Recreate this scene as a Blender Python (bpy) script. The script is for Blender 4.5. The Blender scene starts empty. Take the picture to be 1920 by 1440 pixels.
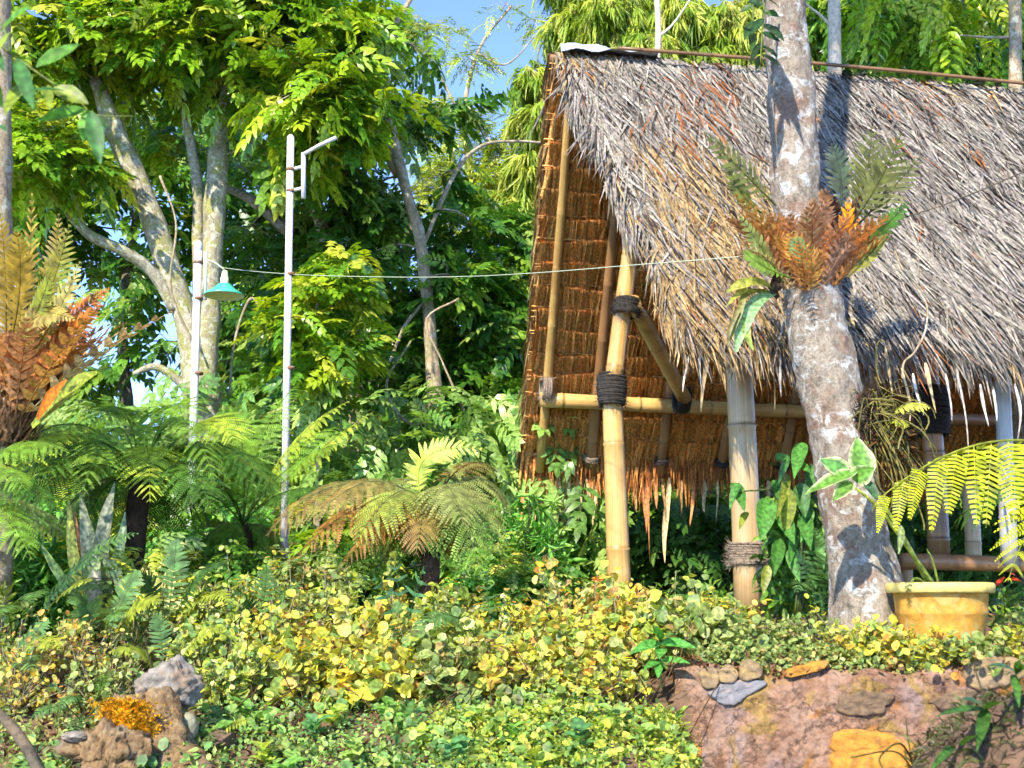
import bpy, math, random
import numpy as np
from mathutils import Vector
R = math.radians
rng = np.random.default_rng(11)
random.seed(5)
SC = bpy.context.scene
COL = SC.collection

# ------------------------------------------------------------------ camera, sky, sun, exposure
F = 2300.0                     # focal length in photograph pixels (1920 wide)
PITCH = R(10.0)
EYE = 1.6
cam_d = bpy.data.cameras.new('camera')
cam = bpy.data.objects.new('camera', cam_d)
COL.objects.link(cam)
cam.location = (0, 0, EYE)
cam.rotation_euler = (R(90) + PITCH, 0, 0)
cam_d.sensor_width = 36.0
cam_d.lens = 36.0 * F / 1920.0
cam_d.clip_start = 0.05
cam_d.clip_end = 2000
cam_d.dof.use_dof = True
cam_d.dof.focus_distance = 6.8
cam_d.dof.aperture_fstop = 7.0
SC.camera = cam

SUN_EL, SUN_AZ = R(38), R(-157)      # azimuth clockwise from +Y: the sun stands behind the viewer's left shoulder
w = bpy.data.worlds.new('World')
SC.world = w
w.use_nodes = True
nt = w.node_tree
bg = nt.nodes['Background']
sky = nt.nodes.new('ShaderNodeTexSky')
sky.sky_type = 'NISHITA'
sky.sun_disc = False
sky.sun_elevation = SUN_EL
sky.sun_rotation = SUN_AZ
sky.altitude = 2500
sky.air_density = 0.42
sky.dust_density = 0.0
sky.ozone_density = 3.0
nt.links.new(sky.outputs[0], bg.inputs[0])
bg.inputs[1].default_value = 0.15
sun_d = bpy.data.lights.new('sun', 'SUN')
sun_d.energy = 2.0
sun_d.angle = R(0.6)
sun_d.color = (1.0, 0.91, 0.74)
sun = bpy.data.objects.new('sun', sun_d)
COL.objects.link(sun)
to_sun = Vector((math.sin(SUN_AZ) * math.cos(SUN_EL), math.cos(SUN_AZ) * math.cos(SUN_EL), math.sin(SUN_EL)))
sun.rotation_euler = to_sun.to_track_quat('Z', 'Y').to_euler()
SC.view_settings.view_transform = 'Standard'
SC.view_settings.look = 'None'
SC.view_settings.gamma = 1.0
SC.view_settings.exposure = 2.6
SC.cycles.use_denoising = True
SC.cycles.max_bounces = 8
SC.cycles.use_adaptive_sampling = True
SC.cycles.adaptive_threshold = 0.03
SC.cycles.diffuse_bounces = 5
SC.cycles.transmission_bounces = 6
SC.cycles.glossy_bounces = 2
SC.cycles.sample_clamp_indirect = 6

# ------------------------------------------------------------------ helpers
def P(px, py, Y):
    """world point at depth Y (metres north of the viewer) on the sight line of a photograph pixel"""
    u, v = (px - 960) / F, (720 - py) / F
    dy = math.cos(PITCH) - v * math.sin(PITCH)
    dz = math.sin(PITCH) + v * math.cos(PITCH)
    t = Y / dy
    return np.array([u * t, Y, EYE + dz * t])

def A(*x): return np.array(x, float)
def nrm(v):
    v = np.asarray(v, float)
    return v / np.maximum(np.linalg.norm(v, axis=-1, keepdims=True), 1e-9)

def c255(r, g, b, k=1.0):
    f = lambda x: ((x / 255 + 0.055) / 1.055) ** 2.4 if x > 10 else x / 255 / 12.92
    return A(f(r), f(g), f(b)) * k

class Geo:
    def __init__(s): s.v, s.f, s.c, s.u, s.n = [], [], [], [], 0
    def add(s, v, f, c=(1, 1, 1), u=None):
        v = np.asarray(v, float); f = np.asarray(f, np.int64)
        s.v.append(v); s.f.append(f + s.n)
        c = np.asarray(c, float)
        s.c.append(np.broadcast_to(c, (len(v), 3)) if c.ndim == 1 else c)
        s.u.append(np.zeros((len(v), 3)) if u is None else np.asarray(u, float))
        s.n += len(v)
        return s

def obj(name, g, mat, root=None, smooth=False, **props):
    v = np.concatenate(g.v); f = np.concatenate(g.f); c = np.concatenate(g.c); u = np.concatenate(g.u)
    if root is not None:
        org = root
        while org.parent is not None: org = org.parent
        off = np.array(org['_o']) if '_o' in org else np.zeros(3)
        v = v - off
    elif '_origin' in props:
        off = np.array(props['_origin']); v = v - off
    me = bpy.data.meshes.new(name)
    me.vertices.add(len(v)); me.vertices.foreach_set('co', v.astype(np.float32).ravel())
    me.loops.add(len(f) * 3); me.loops.foreach_set('vertex_index', f.astype(np.int32).ravel())
    me.polygons.add(len(f)); me.polygons.foreach_set('loop_start', np.arange(0, len(f) * 3, 3, dtype=np.int32))
    if smooth: me.polygons.foreach_set('use_smooth', np.ones(len(f), bool))
    me.update(calc_edges=True)
    a = me.attributes.new('tint', 'FLOAT_VECTOR', 'POINT'); a.data.foreach_set('vector', c.astype(np.float32).ravel())
    a = me.attributes.new('uvw', 'FLOAT_VECTOR', 'POINT'); a.data.foreach_set('vector', u.astype(np.float32).ravel())
    me.materials.append(mat)
    o = bpy.data.objects.new(name, me)
    COL.objects.link(o)
    if root is not None: o.parent = root
    if '_origin' in props:
        o.location = props.pop('_origin')
    for k, x in props.items(): o[k] = x
    return o

THINGS = []
def thing(name, loc, label, cat, group=None):
    o = bpy.data.objects.new(name, None)
    COL.objects.link(o)
    o.location = loc
    o['_o'] = [float(x) for x in loc]
    o['label'] = label; o['category'] = cat
    o.empty_display_size = 0.1
    if group: o['group'] = group
    THINGS.append(o)
    return o

def tag(o, label, cat, group=None):
    o['label'] = label; o['category'] = cat
    if group: o['group'] = group
    return o

def smooth_path(pts, n=24):
    """Catmull-Rom resample; works on any number of columns"""
    p = np.asarray(pts, float)
    if len(p) == 2:
        t = np.linspace(0, 1, n)[:, None]; return p[0] * (1 - t) + p[1] * t
    q = np.vstack([2 * p[0] - p[1], p, 2 * p[-1] - p[-2]])
    out = []
    tt = np.linspace(0, len(p) - 1, n)
    for t in tt:
        i = min(int(t), len(p) - 2); x = t - i
        a, b, c, d = q[i], q[i + 1], q[i + 2], q[i + 3]
        out.append(0.5 * ((2 * b) + (-a + c) * x + (2 * a - 5 * b + 4 * c - d) * x * x + (-a + 3 * b - 3 * c + d) * x ** 3))
    return np.array(out)

def tube(g, pts, rad, sides=10, c=(1, 1, 1), wob=0.0, cap=True, seed=0):
    p = np.asarray(pts, float); n = len(p)
    rad = np.broadcast_to(np.asarray(rad, float), (n,))
    t = nrm(np.gradient(p, axis=0))
    ref = A(0, 1, 0) if abs(t[:, 1]).mean() < 0.8 else A(1, 0, 0)
    s1 = nrm(np.cross(t, ref)); s2 = np.cross(s1, t)
    ang = np.linspace(0, 2 * np.pi, sides, endpoint=False)
    r = rad[:, None] * np.ones((1, sides))
    L = np.concatenate([[0], np.cumsum(np.linalg.norm(np.diff(p, axis=0), axis=1))])
    if wob:
        ph = np.random.default_rng(seed).uniform(0, 6.28, 6)
        r = r * (1 + wob * (np.sin(2 * ang[None] + L[:, None] * 5 + ph[0]) + .7 * np.sin(3 * ang[None] - L[:, None] * 9 + ph[1])
                            + .5 * np.sin(5 * ang[None] + L[:, None] * 21 + ph[2]) + .8 * np.sin(L[:, None] * 13 + ph[3])))
    v = p[:, None] + r[..., None] * (np.cos(ang)[None, :, None] * s1[:, None] + np.sin(ang)[None, :, None] * s2[:, None])
    i = np.arange(n - 1)[:, None] * sides; j = np.arange(sides)[None]
    a = i + j; b = i + (j + 1) % sides
    f = np.concatenate([np.stack([a, b, b + sides], -1).reshape(-1, 3), np.stack([a, b + sides, a + sides], -1).reshape(-1, 3)])
    u = np.stack([np.broadcast_to(np.cos(ang), (n, sides)), np.broadcast_to(np.sin(ang), (n, sides)), np.broadcast_to(L[:, None], (n, sides))], -1).reshape(-1, 3)
    v = v.reshape(-1, 3)
    if cap:
        k = len(v)
        v = np.vstack([v, p[0], p[-1]]); u = np.vstack([u, [0, 0, 0], [0, 0, L[-1]]])
        jj = np.arange(sides)
        f = np.vstack([f, np.stack([(jj + 1) % sides, jj, np.full(sides, k)], -1),
                       np.stack([(n - 1) * sides + jj, (n - 1) * sides + (jj + 1) % sides, np.full(sides, k + 1)], -1)])
    g.add(v, f, c, u)
    return g

def lathe(g, prof, c=(1, 1, 1), seg=40, origin=(0, 0, 0)):
    p = np.asarray(prof, float); n = len(p)
    a = np.linspace(0, 2 * np.pi, seg, endpoint=False)
    v = np.stack([p[:, 0:1] * np.cos(a), p[:, 0:1] * np.sin(a), np.broadcast_to(p[:, 1:2], (n, seg))], -1).reshape(-1, 3) + np.asarray(origin)
    i = np.arange(n - 1)[:, None] * seg; j = np.arange(seg)[None]
    q = i + j; b = i + (j + 1) % seg
    f = np.concatenate([np.stack([q, b, b + seg], -1).reshape(-1, 3), np.stack([q, b + seg, q + seg], -1).reshape(-1, 3)])
    g.add(v, f, c)
    return g

# ---- leaf templates: x along the leaf 0..1, y across -.5...5, z up
def leaf_template(stations, half, fold=0.12, curl=0.1):
    v, f = [], []
    for s, h in zip(stations, half):
        z = -curl * s * s
        v += [(s, 0, z), (s, -h, z + fold * h * 2), (s, h, z + fold * h * 2)]
    for i in range(len(stations) - 1):
        a, b = 3 * i, 3 * (i + 1)
        f += [(a, a + 1, b + 1), (a, b + 1, b), (a, b, b + 2), (a, b + 2, a + 2)]
    return np.array(v, float), np.array(f)
LEAF_LO = (np.array([(0, 0, 0), (.45, 0, -.05), (1, 0, -.16), (.42, -.5, .05), (.42, .5, .05)], float), np.array([(0, 3, 1), (3, 2, 1), (0, 1, 4), (1, 2, 4)]))
LEAF_TREE = (np.array([(0, 0, 0), (.28, -.42, .05), (.28, .42, .05), (.68, -.40, -.01), (.68, .40, -.01), (1, 0, -.14)], float), np.array([(0, 1, 2), (1, 3, 4), (1, 4, 2), (3, 5, 4)]))
LEAF = leaf_template([0, .18, .42, .7, .9, 1], [.03, .34, .5, .38, .16, 0])
ROUND = leaf_template([0, .2, .55, .88, 1], [.04, .38, .5, .32, 0], .10, .06)
ROUND_LO = (np.array([(0, 0, 0), (.25, -.40, .06), (.25, .40, .06), (.7, -.44, .04), (.7, .44, .04), (1, 0, -.05), (.5, 0, -.03)], float), np.array([(0, 1, 6), (1, 3, 6), (3, 5, 6), (5, 4, 6), (4, 2, 6), (2, 0, 6)]))
LANCE = leaf_template([0, .2, .5, .8, 1], [.06, .4, .5, .3, 0], .15, .25)
BLADE = (np.array([(0, -.5, 0), (0, .5, 0), (.5, -.45, 0), (.5, .45, 0), (1, 0, 0)], float), np.array([(0, 2, 3), (0, 3, 1), (2, 4, 3)]))
LOBE = (np.array([(0, -.5, 0), (0, .5, 0), (.35, -.5, .04), (.35, .5, .04), (.75, -.34, 0), (.75, .34, 0), (1, 0, -.03)], float),
        np.array([(0, 2, 3), (0, 3, 1), (2, 4, 5), (2, 5, 3), (4, 6, 5)]))

def comb_template(m=11, plen=.17, taper=True):
    v, f = [], []
    def addq(a, b, c, d):
        k = len(v); v.extend([a, b, c, d]); f.extend([(k, k + 1, k + 2), (k, k + 2, k + 3)])
    addq((0, -.006, 0), (1, -.002, 0), (1, .002, 0), (0, .006, 0))
    w = 0.62 / m
    for i in range(m):
        s = .05 + .93 * i / m
        L = plen * (1 - (s * .96) ** 2.2) if taper else plen
        L = max(L, .02)
        for sg in (-1, 1):
            addq((s, 0, 0), (s + w * .9, 0, 0), (s + w * .95 + L * .22, sg * L, -.01), (s + w * .1 + L * .22, sg * L * .96, -.01))
    return np.array(v, float), np.array(f)
COMB = comb_template(13, .115)
COMB_FINE = comb_template(16, .095)

def spray_template(pairs=6, ll=.30, lw=.11, droop=.25, leaf=LEAF_LO, seed=0, alternate=False):
    """a pinnate leaf: rachis of length 1 along x"""
    r = np.random.default_rng(seed); V, Fs, n = [], [], 0
    def put(v, f):
        nonlocal n
        V.append(v); Fs.append(f + n); n += len(v)
    put(np.array([(0, -.008, 0), (0, .008, 0), (1, 0, -droop)]), np.array([(0, 1, 2)]))
    for i in range(pairs):
        s = .15 + .78 * i / (pairs - 1)
        for sg in (-1, 1):
            ss = s + (0.5 * .78 / (pairs - 1) * (sg > 0) if alternate else 0)
            a = R(58 - 18 * s + r.normal(0, 7)) * sg
            l = ll * (.8 + .4 * math.sin(math.pi * min(s + .15, 1))) * r.uniform(.85, 1.1)
            v, f = leaf
            v = v * A(l, lw * r.uniform(.85, 1.15), l)
            ro = r.normal(0, .25); cr, sr = math.cos(ro), math.sin(ro)
            v = np.stack([v[:, 0], v[:, 1] * cr - v[:, 2] * sr, v[:, 1] * sr + v[:, 2] * cr], -1)
            v = np.stack([v[:, 0] * math.cos(a) - v[:, 1] * math.sin(a), v[:, 0] * math.sin(a) + v[:, 1] * math.cos(a), v[:, 2] - .12 * v[:, 0] * v[:, 0] / l], -1)
            put(v + A(ss, 0, -droop * ss * ss), f)
    v, f = leaf; put(v * A(ll, lw, ll) + A(.97, 0, -droop), f)
    return np.concatenate(V), np.concatenate(Fs)

def frames(x, up):
    x = nrm(x); up = np.broadcast_to(np.asarray(up, float), x.shape)
    y = np.cross(up, x); bad = np.linalg.norm(y, axis=-1) < 1e-3
    if bad.any(): y[bad] = np.cross(A(0.3, 1, 0.1), x[bad])
    y = nrm(y); z = np.cross(x, y)
    return np.stack([x, y, z], -1)      # columns

def inst(g, tmpl, pos, x, up, length, width, col, droop=0.0, jit=0.0):
    tv, tf = tmpl
    pos = np.asarray(pos, float); n = len(pos)
    if n == 0: return g
    M = frames(np.asarray(x, float), up)
    L = np.broadcast_to(np.asarray(length, float), (n,)); W = np.broadcast_to(np.asarray(width, float), (n,))
    S = np.stack([L, W, L], -1)
    v = np.einsum('nij,nkj->nki', M, tv[None] * S[:, None]) + pos[:, None]
    D = np.broadcast_to(np.asarray(droop, float), (n,))
    v[..., 2] -= (D * L)[:, None] * (tv[:, 0] ** 2)[None]
    k = len(tv)
    f = (tf[None] + (np.arange(n) * k)[:, None, None]).reshape(-1, 3)
    c = np.asarray(col, float)
    if c.ndim == 1: c = np.broadcast_to(c, (n, 3))
    if jit: c = c * np.exp(rng.normal(0, jit, (n, 1)))
    g.add(v.reshape(-1, 3), f, np.repeat(c, k, 0))
    return g

def rdir(n, r=rng):
    return nrm(r.normal(size=(n, 3)))

def vnoise(p, seed=0):
    p = np.asarray(p, float); i = np.floor(p).astype(np.int64); f = p - i; f = f * f * (3 - 2 * f)
    def h(a, b, c):
        k = (a * 374761393 + b * 668265263 + c * 2147483647 + seed * 1274126177) & 0xffffffff
        k = ((k ^ (k >> 13)) * 1274126177) & 0xffffffff
        return ((k ^ (k >> 16)) & 0xffff) / 65535.0
    r = 0
    for dx in (0, 1):
        for dy in (0, 1):
            for dz in (0, 1):
                w_ = (f[..., 0] if dx else 1 - f[..., 0]) * (f[..., 1] if dy else 1 - f[..., 1]) * (f[..., 2] if dz else 1 - f[..., 2])
                r = r + w_ * h(i[..., 0] + dx, i[..., 1] + dy, i[..., 2] + dz)
    return r * 2 - 1
def fbm(p, scale, octv=4, seed=0, gain=.5):
    p = np.asarray(p, float); a, r = 1.0, 0
    for k in range(octv): r = r + a * vnoise(p * scale * 2 ** k + k * 17.3, seed + k); a *= gain
    return r

def bez(p, n=20):
    p = [np.asarray(q, float) for q in p]; t = np.linspace(0, 1, n)[:, None]
    if len(p) == 2: return p[0] * (1 - t) + p[1] * t
    if len(p) == 3: return p[0] * (1 - t) ** 2 + 2 * p[1] * t * (1 - t) + p[2] * t * t
    return p[0] * (1 - t) ** 3 + 3 * p[1] * t * (1 - t) ** 2 + 3 * p[2] * t * t * (1 - t) + p[3] * t ** 3

def frond(ctrl, pairs=18, plen=.2, tmpl=COMB, pw=None, col=(.1, .2, .03), face=(0, -.4, 1), s0=.15, ang=70, droop=.25, stalk=None,
          rad=.006, jit=.12, prof=None, tipcol=None, lift=0.0, g=None):
    """one fern frond along a Bezier curve; `face` is where its upper side looks"""
    g = g or Geo()
    path = bez(ctrl, 26)
    T = nrm(np.gradient(path, axis=0))
    tube(g, path, np.linspace(rad, rad * .25, len(path)), 5, stalk if stalk is not None else np.asarray(col) * .7, cap=False)
    s = np.linspace(s0, .985, pairs)
    if prof is None: prof = lambda q: np.clip(1.0 - np.abs((q - .38) / .64) ** 2.0, .06, 1) * np.where(q < .38, np.maximum(.45, 1 - ((.38 - q) / .5) ** 2), 1)
    q = (s - s0) / (1 - s0)
    pl = plen * prof(q)
    idx = s * (len(path) - 1)
    pos = np.stack([np.interp(idx, np.arange(len(path)), path[:, k]) for k in range(3)], -1)
    tt = nrm(np.stack([np.interp(idx, np.arange(len(path)), T[:, k]) for k in range(3)], -1))
    fc = np.asarray(face, float)
    side = nrm(np.cross(np.broadcast_to(fc, tt.shape), tt)); up = np.cross(tt, side)
    for sg in (-1, 1):
        a = np.radians(ang + rng.normal(0, 4, len(s)) - 25 * q)
        d = side * sg * np.sin(a)[:, None] + tt * np.cos(a)[:, None] + up * (lift + rng.normal(0, .06, len(s)))[:, None]
        c = np.broadcast_to(np.asarray(col, float), (len(s), 3)).copy()
        if tipcol is not None: c = c * (1 - q[:, None]) + np.asarray(tipcol) * q[:, None]
        ll = pl * rng.uniform(.9, 1.08, len(s))
        inst(g, tmpl, pos, d, up, ll, ll if pw is None else pw * np.sqrt(prof(q)), c, droop, jit)
    return g

# ------------------------------------------------------------------ materials
def new_mat(name):
    m = bpy.data.materials.new(name); m.use_nodes = True
    t = m.node_tree; b = t.nodes['Principled BSDF']
    return m, t, b
def N(t, kind, **kw):
    n = t.nodes.new('ShaderNode' + kind)
    for k, v in kw.items(): setattr(n, k, v)
    return n
def ramp(t, stops, src=None, interp='LINEAR'):
    n = t.nodes.new('ShaderNodeValToRGB'); n.color_ramp.interpolation = interp
    e = n.color_ramp.elements
    while len(e) < len(stops): e.new(.5)
    for x, (p, c) in zip(e, stops):
        x.position = p; x.color = (*[float(q) for q in c], 1) if not np.isscalar(c) else (c, c, c, 1)
    if src is not None: t.links.new(src, n.inputs[0])
    return n
def noise(t, scale, detail=4, rough=.6, vec=None, dist=0.0):
    n = N(t, 'TexNoise'); n.inputs['Scale'].default_value = scale; n.inputs['Detail'].default_value = detail
    n.inputs['Roughness'].default_value = rough; n.inputs['Distortion'].default_value = dist
    if vec is not None: t.links.new(vec, n.inputs['Vector'])
    return n
def mixc(t, a, b, fac, blend='MIX'):
    n = N(t, 'Mix', data_type='RGBA', blend_type=blend)
    for i, x in ((0, fac), (6, a), (7, b)):
        if hasattr(x, 'is_output') or isinstance(x, bpy.types.NodeSocket): t.links.new(x, n.inputs[i])
        elif i == 0: n.inputs[0].default_value = x
        else: n.inputs[i].default_value = (*[float(q) for q in x], 1)
    return n.outputs[2]
def bump(t, b, h, strength=.4, dist=.02):
    n = N(t, 'Bump'); n.inputs['Strength'].default_value = strength; n.inputs['Distance'].default_value = dist
    t.links.new(h, n.inputs['Height']); t.links.new(n.outputs[0], b.inputs['Normal'])
def attr(t, name):
    n = N(t, 'Attribute'); n.attribute_name = name; return n.outputs['Vector']
def coords(t, scale=(1, 1, 1), which='Object'):
    c = N(t, 'TexCoord'); m = N(t, 'Mapping'); m.inputs['Scale'].default_value = scale
    t.links.new(c.outputs[which], m.inputs[0]); return m.outputs[0]
def uvw(t, scale=(1, 1, 1)):
    m = N(t, 'Mapping'); m.inputs['Scale'].default_value = scale
    t.links.new(attr(t, 'uvw'), m.inputs[0]); return m.outputs[0]

def leaf_mat(name, rough=.4, transl=.4, warm=(1.25, 1.15, .55), spec=.5, mottled=.35, mscale=40):
    m, t, b = new_mat(name)
    a = attr(t, 'tint')
    nz = noise(t, mscale, 0, .5, coords(t))
    r = ramp(t, [(.3, 1 - mottled), (.7, 1 + mottled)], nz.outputs[0])
    base = mixc(t, a, r.outputs[0], 1.0, 'MULTIPLY')
    t.links.new(base, b.inputs['Base Color'])
    b.inputs['Roughness'].default_value = rough
    b.inputs['Specular IOR Level'].default_value = spec
    tr = N(t, 'BsdfTranslucent'); mx = N(t, 'MixShader')
    tc = mixc(t, base, warm, 1.0, 'MULTIPLY')
    t.links.new(tc, tr.inputs[0]); mx.inputs[0].default_value = transl
    t.links.new(b.outputs[0], mx.inputs[1]); t.links.new(tr.outputs[0], mx.inputs[2])
    t.links.new(mx.outputs[0], t.nodes['Material Output'].inputs[0])
    return m
M_LEAF = leaf_mat('glossy_tree_leaf', .36, .42)
M_SOFT = leaf_mat('soft_shrub_leaf', .5, .42, mscale=60)
M_FERN = leaf_mat('fern_leaf', .5, .45, mscale=30)
M_DRY = leaf_mat('dry_leaf', .7, .18, (1.1, .9, .6), .2, .35, 60)
M_THATCH = leaf_mat('weathered_thatch', .75, .05, (1, .9, .7), .15, .3, 45)
M_THATCH_IN = leaf_mat('inner_thatch', .7, .14, (1.2, .9, .5), .2, .35, 55)

def bark_mat(name, dark, light, patch, scale=9, lich=None, pscale=5, thr=.5, bstr=.6):
    m, t, b = new_mat(name)
    co = coords(t, (1, 1, .45)); co2 = coords(t)
    n1 = noise(t, scale * 3, 8, .7, co, .6); n2 = noise(t, pscale, 5, .6, co2, .4); n3 = noise(t, scale * 8, 4, .7, co2)
    base = ramp(t, [(.3, dark), (.55, light)], n1.outputs[0]).outputs[0]
    f = ramp(t, [(thr, 0.0), (thr + .12, 1.0)], n2.outputs[0]).outputs[0]
    c = mixc(t, base, patch, f)
    if lich is not None:
        n4 = noise(t, pscale * 1.7, 5, .65, coords(t, (1.3, 1.3, 1.3)), .8)
        f2 = ramp(t, [(.52, 0.0), (.62, .9)], n4.outputs[0]).outputs[0]
        c = mixc(t, c, lich, f2)
    dk = ramp(t, [(.32, .3), (.55, 1.0)], n3.outputs[0]).outputs[0]
    c = mixc(t, c, dk, .6, 'MULTIPLY')
    t.links.new(c, b.inputs['Base Color']); b.inputs['Roughness'].default_value = .85; b.inputs['Specular IOR Level'].default_value = .2
    h = mixc(t, n1.outputs[0], n3.outputs[0], .4)
    bump(t, b, h, bstr, .02)
    return m
M_BARK_PALE = bark_mat('pale_lichen_bark', (.085, .066, .048), (.27, .225, .175), (.20, .13, .092), 9, (.42, .42, .40), 6, .50, 1.0)
M_BARK_GREEN = bark_mat('mossy_grey_bark', (.10, .085, .055), (.33, .29, .20), (.26, .25, .08), 9, (.48, .46, .36), 8, .48, .9)
M_BARK_DARK = bark_mat('dark_bark', (.035, .03, .022), (.10, .085, .06), (.15, .11, .07), 9, None, 6)
M_BARK_TAN = bark_mat('tan_bark', (.13, .09, .055), (.36, .27, .17), (.24, .21, .11), 9, (.44, .40, .31), 7)
M_BARK_CREAM = bark_mat('cream_bark', (.34, .26, .18), (.50, .42, .32), (.42, .30, .20), 5, None, 5, .55, .25)
M_FIBRE = bark_mat('dark_root_fibre', (.02, .014, .010), (.07, .045, .03), (.10, .055, .03), 20, None, 20)

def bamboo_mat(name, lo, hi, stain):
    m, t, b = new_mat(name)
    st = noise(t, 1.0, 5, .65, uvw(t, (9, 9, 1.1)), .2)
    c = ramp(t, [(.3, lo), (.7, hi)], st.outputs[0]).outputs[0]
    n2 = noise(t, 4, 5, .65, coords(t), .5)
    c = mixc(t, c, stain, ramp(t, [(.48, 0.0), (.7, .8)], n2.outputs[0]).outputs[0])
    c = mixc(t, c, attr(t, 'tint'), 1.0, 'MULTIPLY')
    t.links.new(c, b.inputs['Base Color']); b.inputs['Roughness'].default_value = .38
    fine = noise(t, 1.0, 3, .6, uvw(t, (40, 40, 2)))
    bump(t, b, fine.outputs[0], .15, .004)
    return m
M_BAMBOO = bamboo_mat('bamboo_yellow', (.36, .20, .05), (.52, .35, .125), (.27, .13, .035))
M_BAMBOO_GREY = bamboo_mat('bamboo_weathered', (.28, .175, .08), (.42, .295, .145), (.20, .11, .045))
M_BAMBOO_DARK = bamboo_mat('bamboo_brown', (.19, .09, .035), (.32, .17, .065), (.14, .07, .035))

def plain(name, col, rough=.5, var=.2, scale=12, bstr=.1, metallic=0.0, stain=None, sthr=.58):
    m, t, b = new_mat(name)
    n = noise(t, scale, 6, .65, coords(t))
    r = ramp(t, [(.3, 1 - var), (.7, 1 + var)], n.outputs[0])
    c = mixc(t, col, r.outputs[0], 1.0, 'MULTIPLY')
    if stain is not None:
        n2 = noise(t, scale * .6, 7, .7, coords(t), .6)
        c = mixc(t, c, stain, ramp(t, [(sthr, 0.0), (sthr + .12, .85)], n2.outputs[0]).outputs[0])
    t.links.new(c, b.inputs['Base Color']); b.inputs['Roughness'].default_value = rough; b.inputs['Metallic'].default_value = metallic
    bump(t, b, n.outputs[0], bstr, .01)
    return m
M_PAINT = plain('white_pole_paint', (.50, .49, .51), .45, .14, 14, .1, 0, (.24, .18, .12), .62)
M_GREEN = plain('green_enamel', (.05, .36, .25), .35, .15, 10, .05, 0, (.20, .35, .25), .6)
M_CREAM = plain('cream_enamel', (.62, .58, .38), .5, .1, 20, .05, 0, (.25, .16, .07), .66)
M_CABLE = plain('pale_cable', (.34, .38, .27), .5, .1)
M_ROPE = plain('black_palm_rope', (.022, .017, .014), .9, .5, 60, .6)
M_ROPE_GREY = plain('grey_palm_rope', (.20, .15, .11), .9, .4, 60, .6)
M_POT = plain('yellow_clay_pot', (.42, .20, .022), .8, .35, 25, .5, 0, (.36, .27, .08), .5)
M_POT_RIM = plain('yellow_pot_rim', (.50, .38, .11), .75, .25, 25, .3, 0, (.28, .16, .04), .58)
M_ROCK = plain('pale_grey_rock', (.17, .15, .125), .9, .6, 22, 1.0, 0, (.20, .125, .07), .52)
M_STONE_GREEN = plain('round_green_stone', (.20, .19, .12), .8, .35, 30, .4)
M_SHEET = plain('weathered_ridge_sheet', (.42, .46, .52), .5, .25, 8, .1)
M_SOIL = plain('brown_soil', (.10, .058, .034), .95, .5, 18, .9, 0, (.16, .085, .05), .5)
M_WOOD = bark_mat('rotten_wood', (.045, .026, .013), (.21, .13, .062), (.15, .115, .08), 7, (.24, .175, .095), 9, .55, 1.0)
M_LICHEN = plain('orange_lichen', (.70, .33, .02), .95, .3, 40, .8)
M_MOSS = plain('dark_moss', (.06, .055, .045), .95, .6, 80, 1.0)

# ------------------------------------------------------------------ ground
_gy = [-30, -5, 0, 2, 3.5, 4.5, 5.2, 6.5, 7.5, 10, 15, 25, 60, 600]
_gz = [-1.2, -.2, 0, .25, .62, 1.0, 1.17, 1.40, 1.52, 1.60, 1.66, 1.75, 2.2, 6]
def wall_y(x): return 5.12 - .30 * np.clip((x - .75) / 1.6, -1, 3)
def ground_h(x, y):
    x = np.asarray(x, float); y = np.asarray(y, float)
    b = np.interp(y, _gy, _gz) + .03 * np.sin(x * 2.1 + 1) * np.sin(y * 1.7) + .012 * np.sin(x * 9 + y * 3) * np.sin(y * 11 - x * 2)
    k = np.clip((x - .62) / .25, 0, 1); k = k * k * (3 - 2 * k)
    terr = np.where(y > wall_y(x) + .08, np.maximum(b, 1.335 + .05 * (np.minimum(y, 8) - 4.8)), np.minimum(b, .45))
    return b * (1 - k) + terr * k
def gx_axis():
    a = np.concatenate([np.linspace(-300, -12, 20), np.linspace(-11, -3.2, 24), np.linspace(-3, 3.6, 110), np.linspace(3.8, 12, 24), np.linspace(13, 300, 20)])
    return a
ys = np.concatenate([np.linspace(-25, 1, 14), np.linspace(1.2, 3.8, 24), np.linspace(3.85, 8, 80), np.linspace(8.2, 20, 40), np.linspace(22, 500, 30)])
xs = gx_axis()
X, Y = np.meshgrid(xs, ys)
Z = ground_h(X, Y)
g = Geo()
nx = len(xs); i, j = np.meshgrid(np.arange(len(ys) - 1), np.arange(nx - 1), indexing='ij')
a = (i * nx + j).ravel()
g.add(np.stack([X, Y, Z], -1).reshape(-1, 3), np.concatenate([np.stack([a, a + 1, a + nx + 1], -1), np.stack([a, a + nx + 1, a + nx], -1)]))
obj('ground', g, M_SOIL, smooth=True, kind='structure')
def on_ground(px, Y, dz=0.0):
    p = P(px, 720, Y); return A(p[0], Y, float(ground_h(p[0], Y)) + dz)

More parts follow.
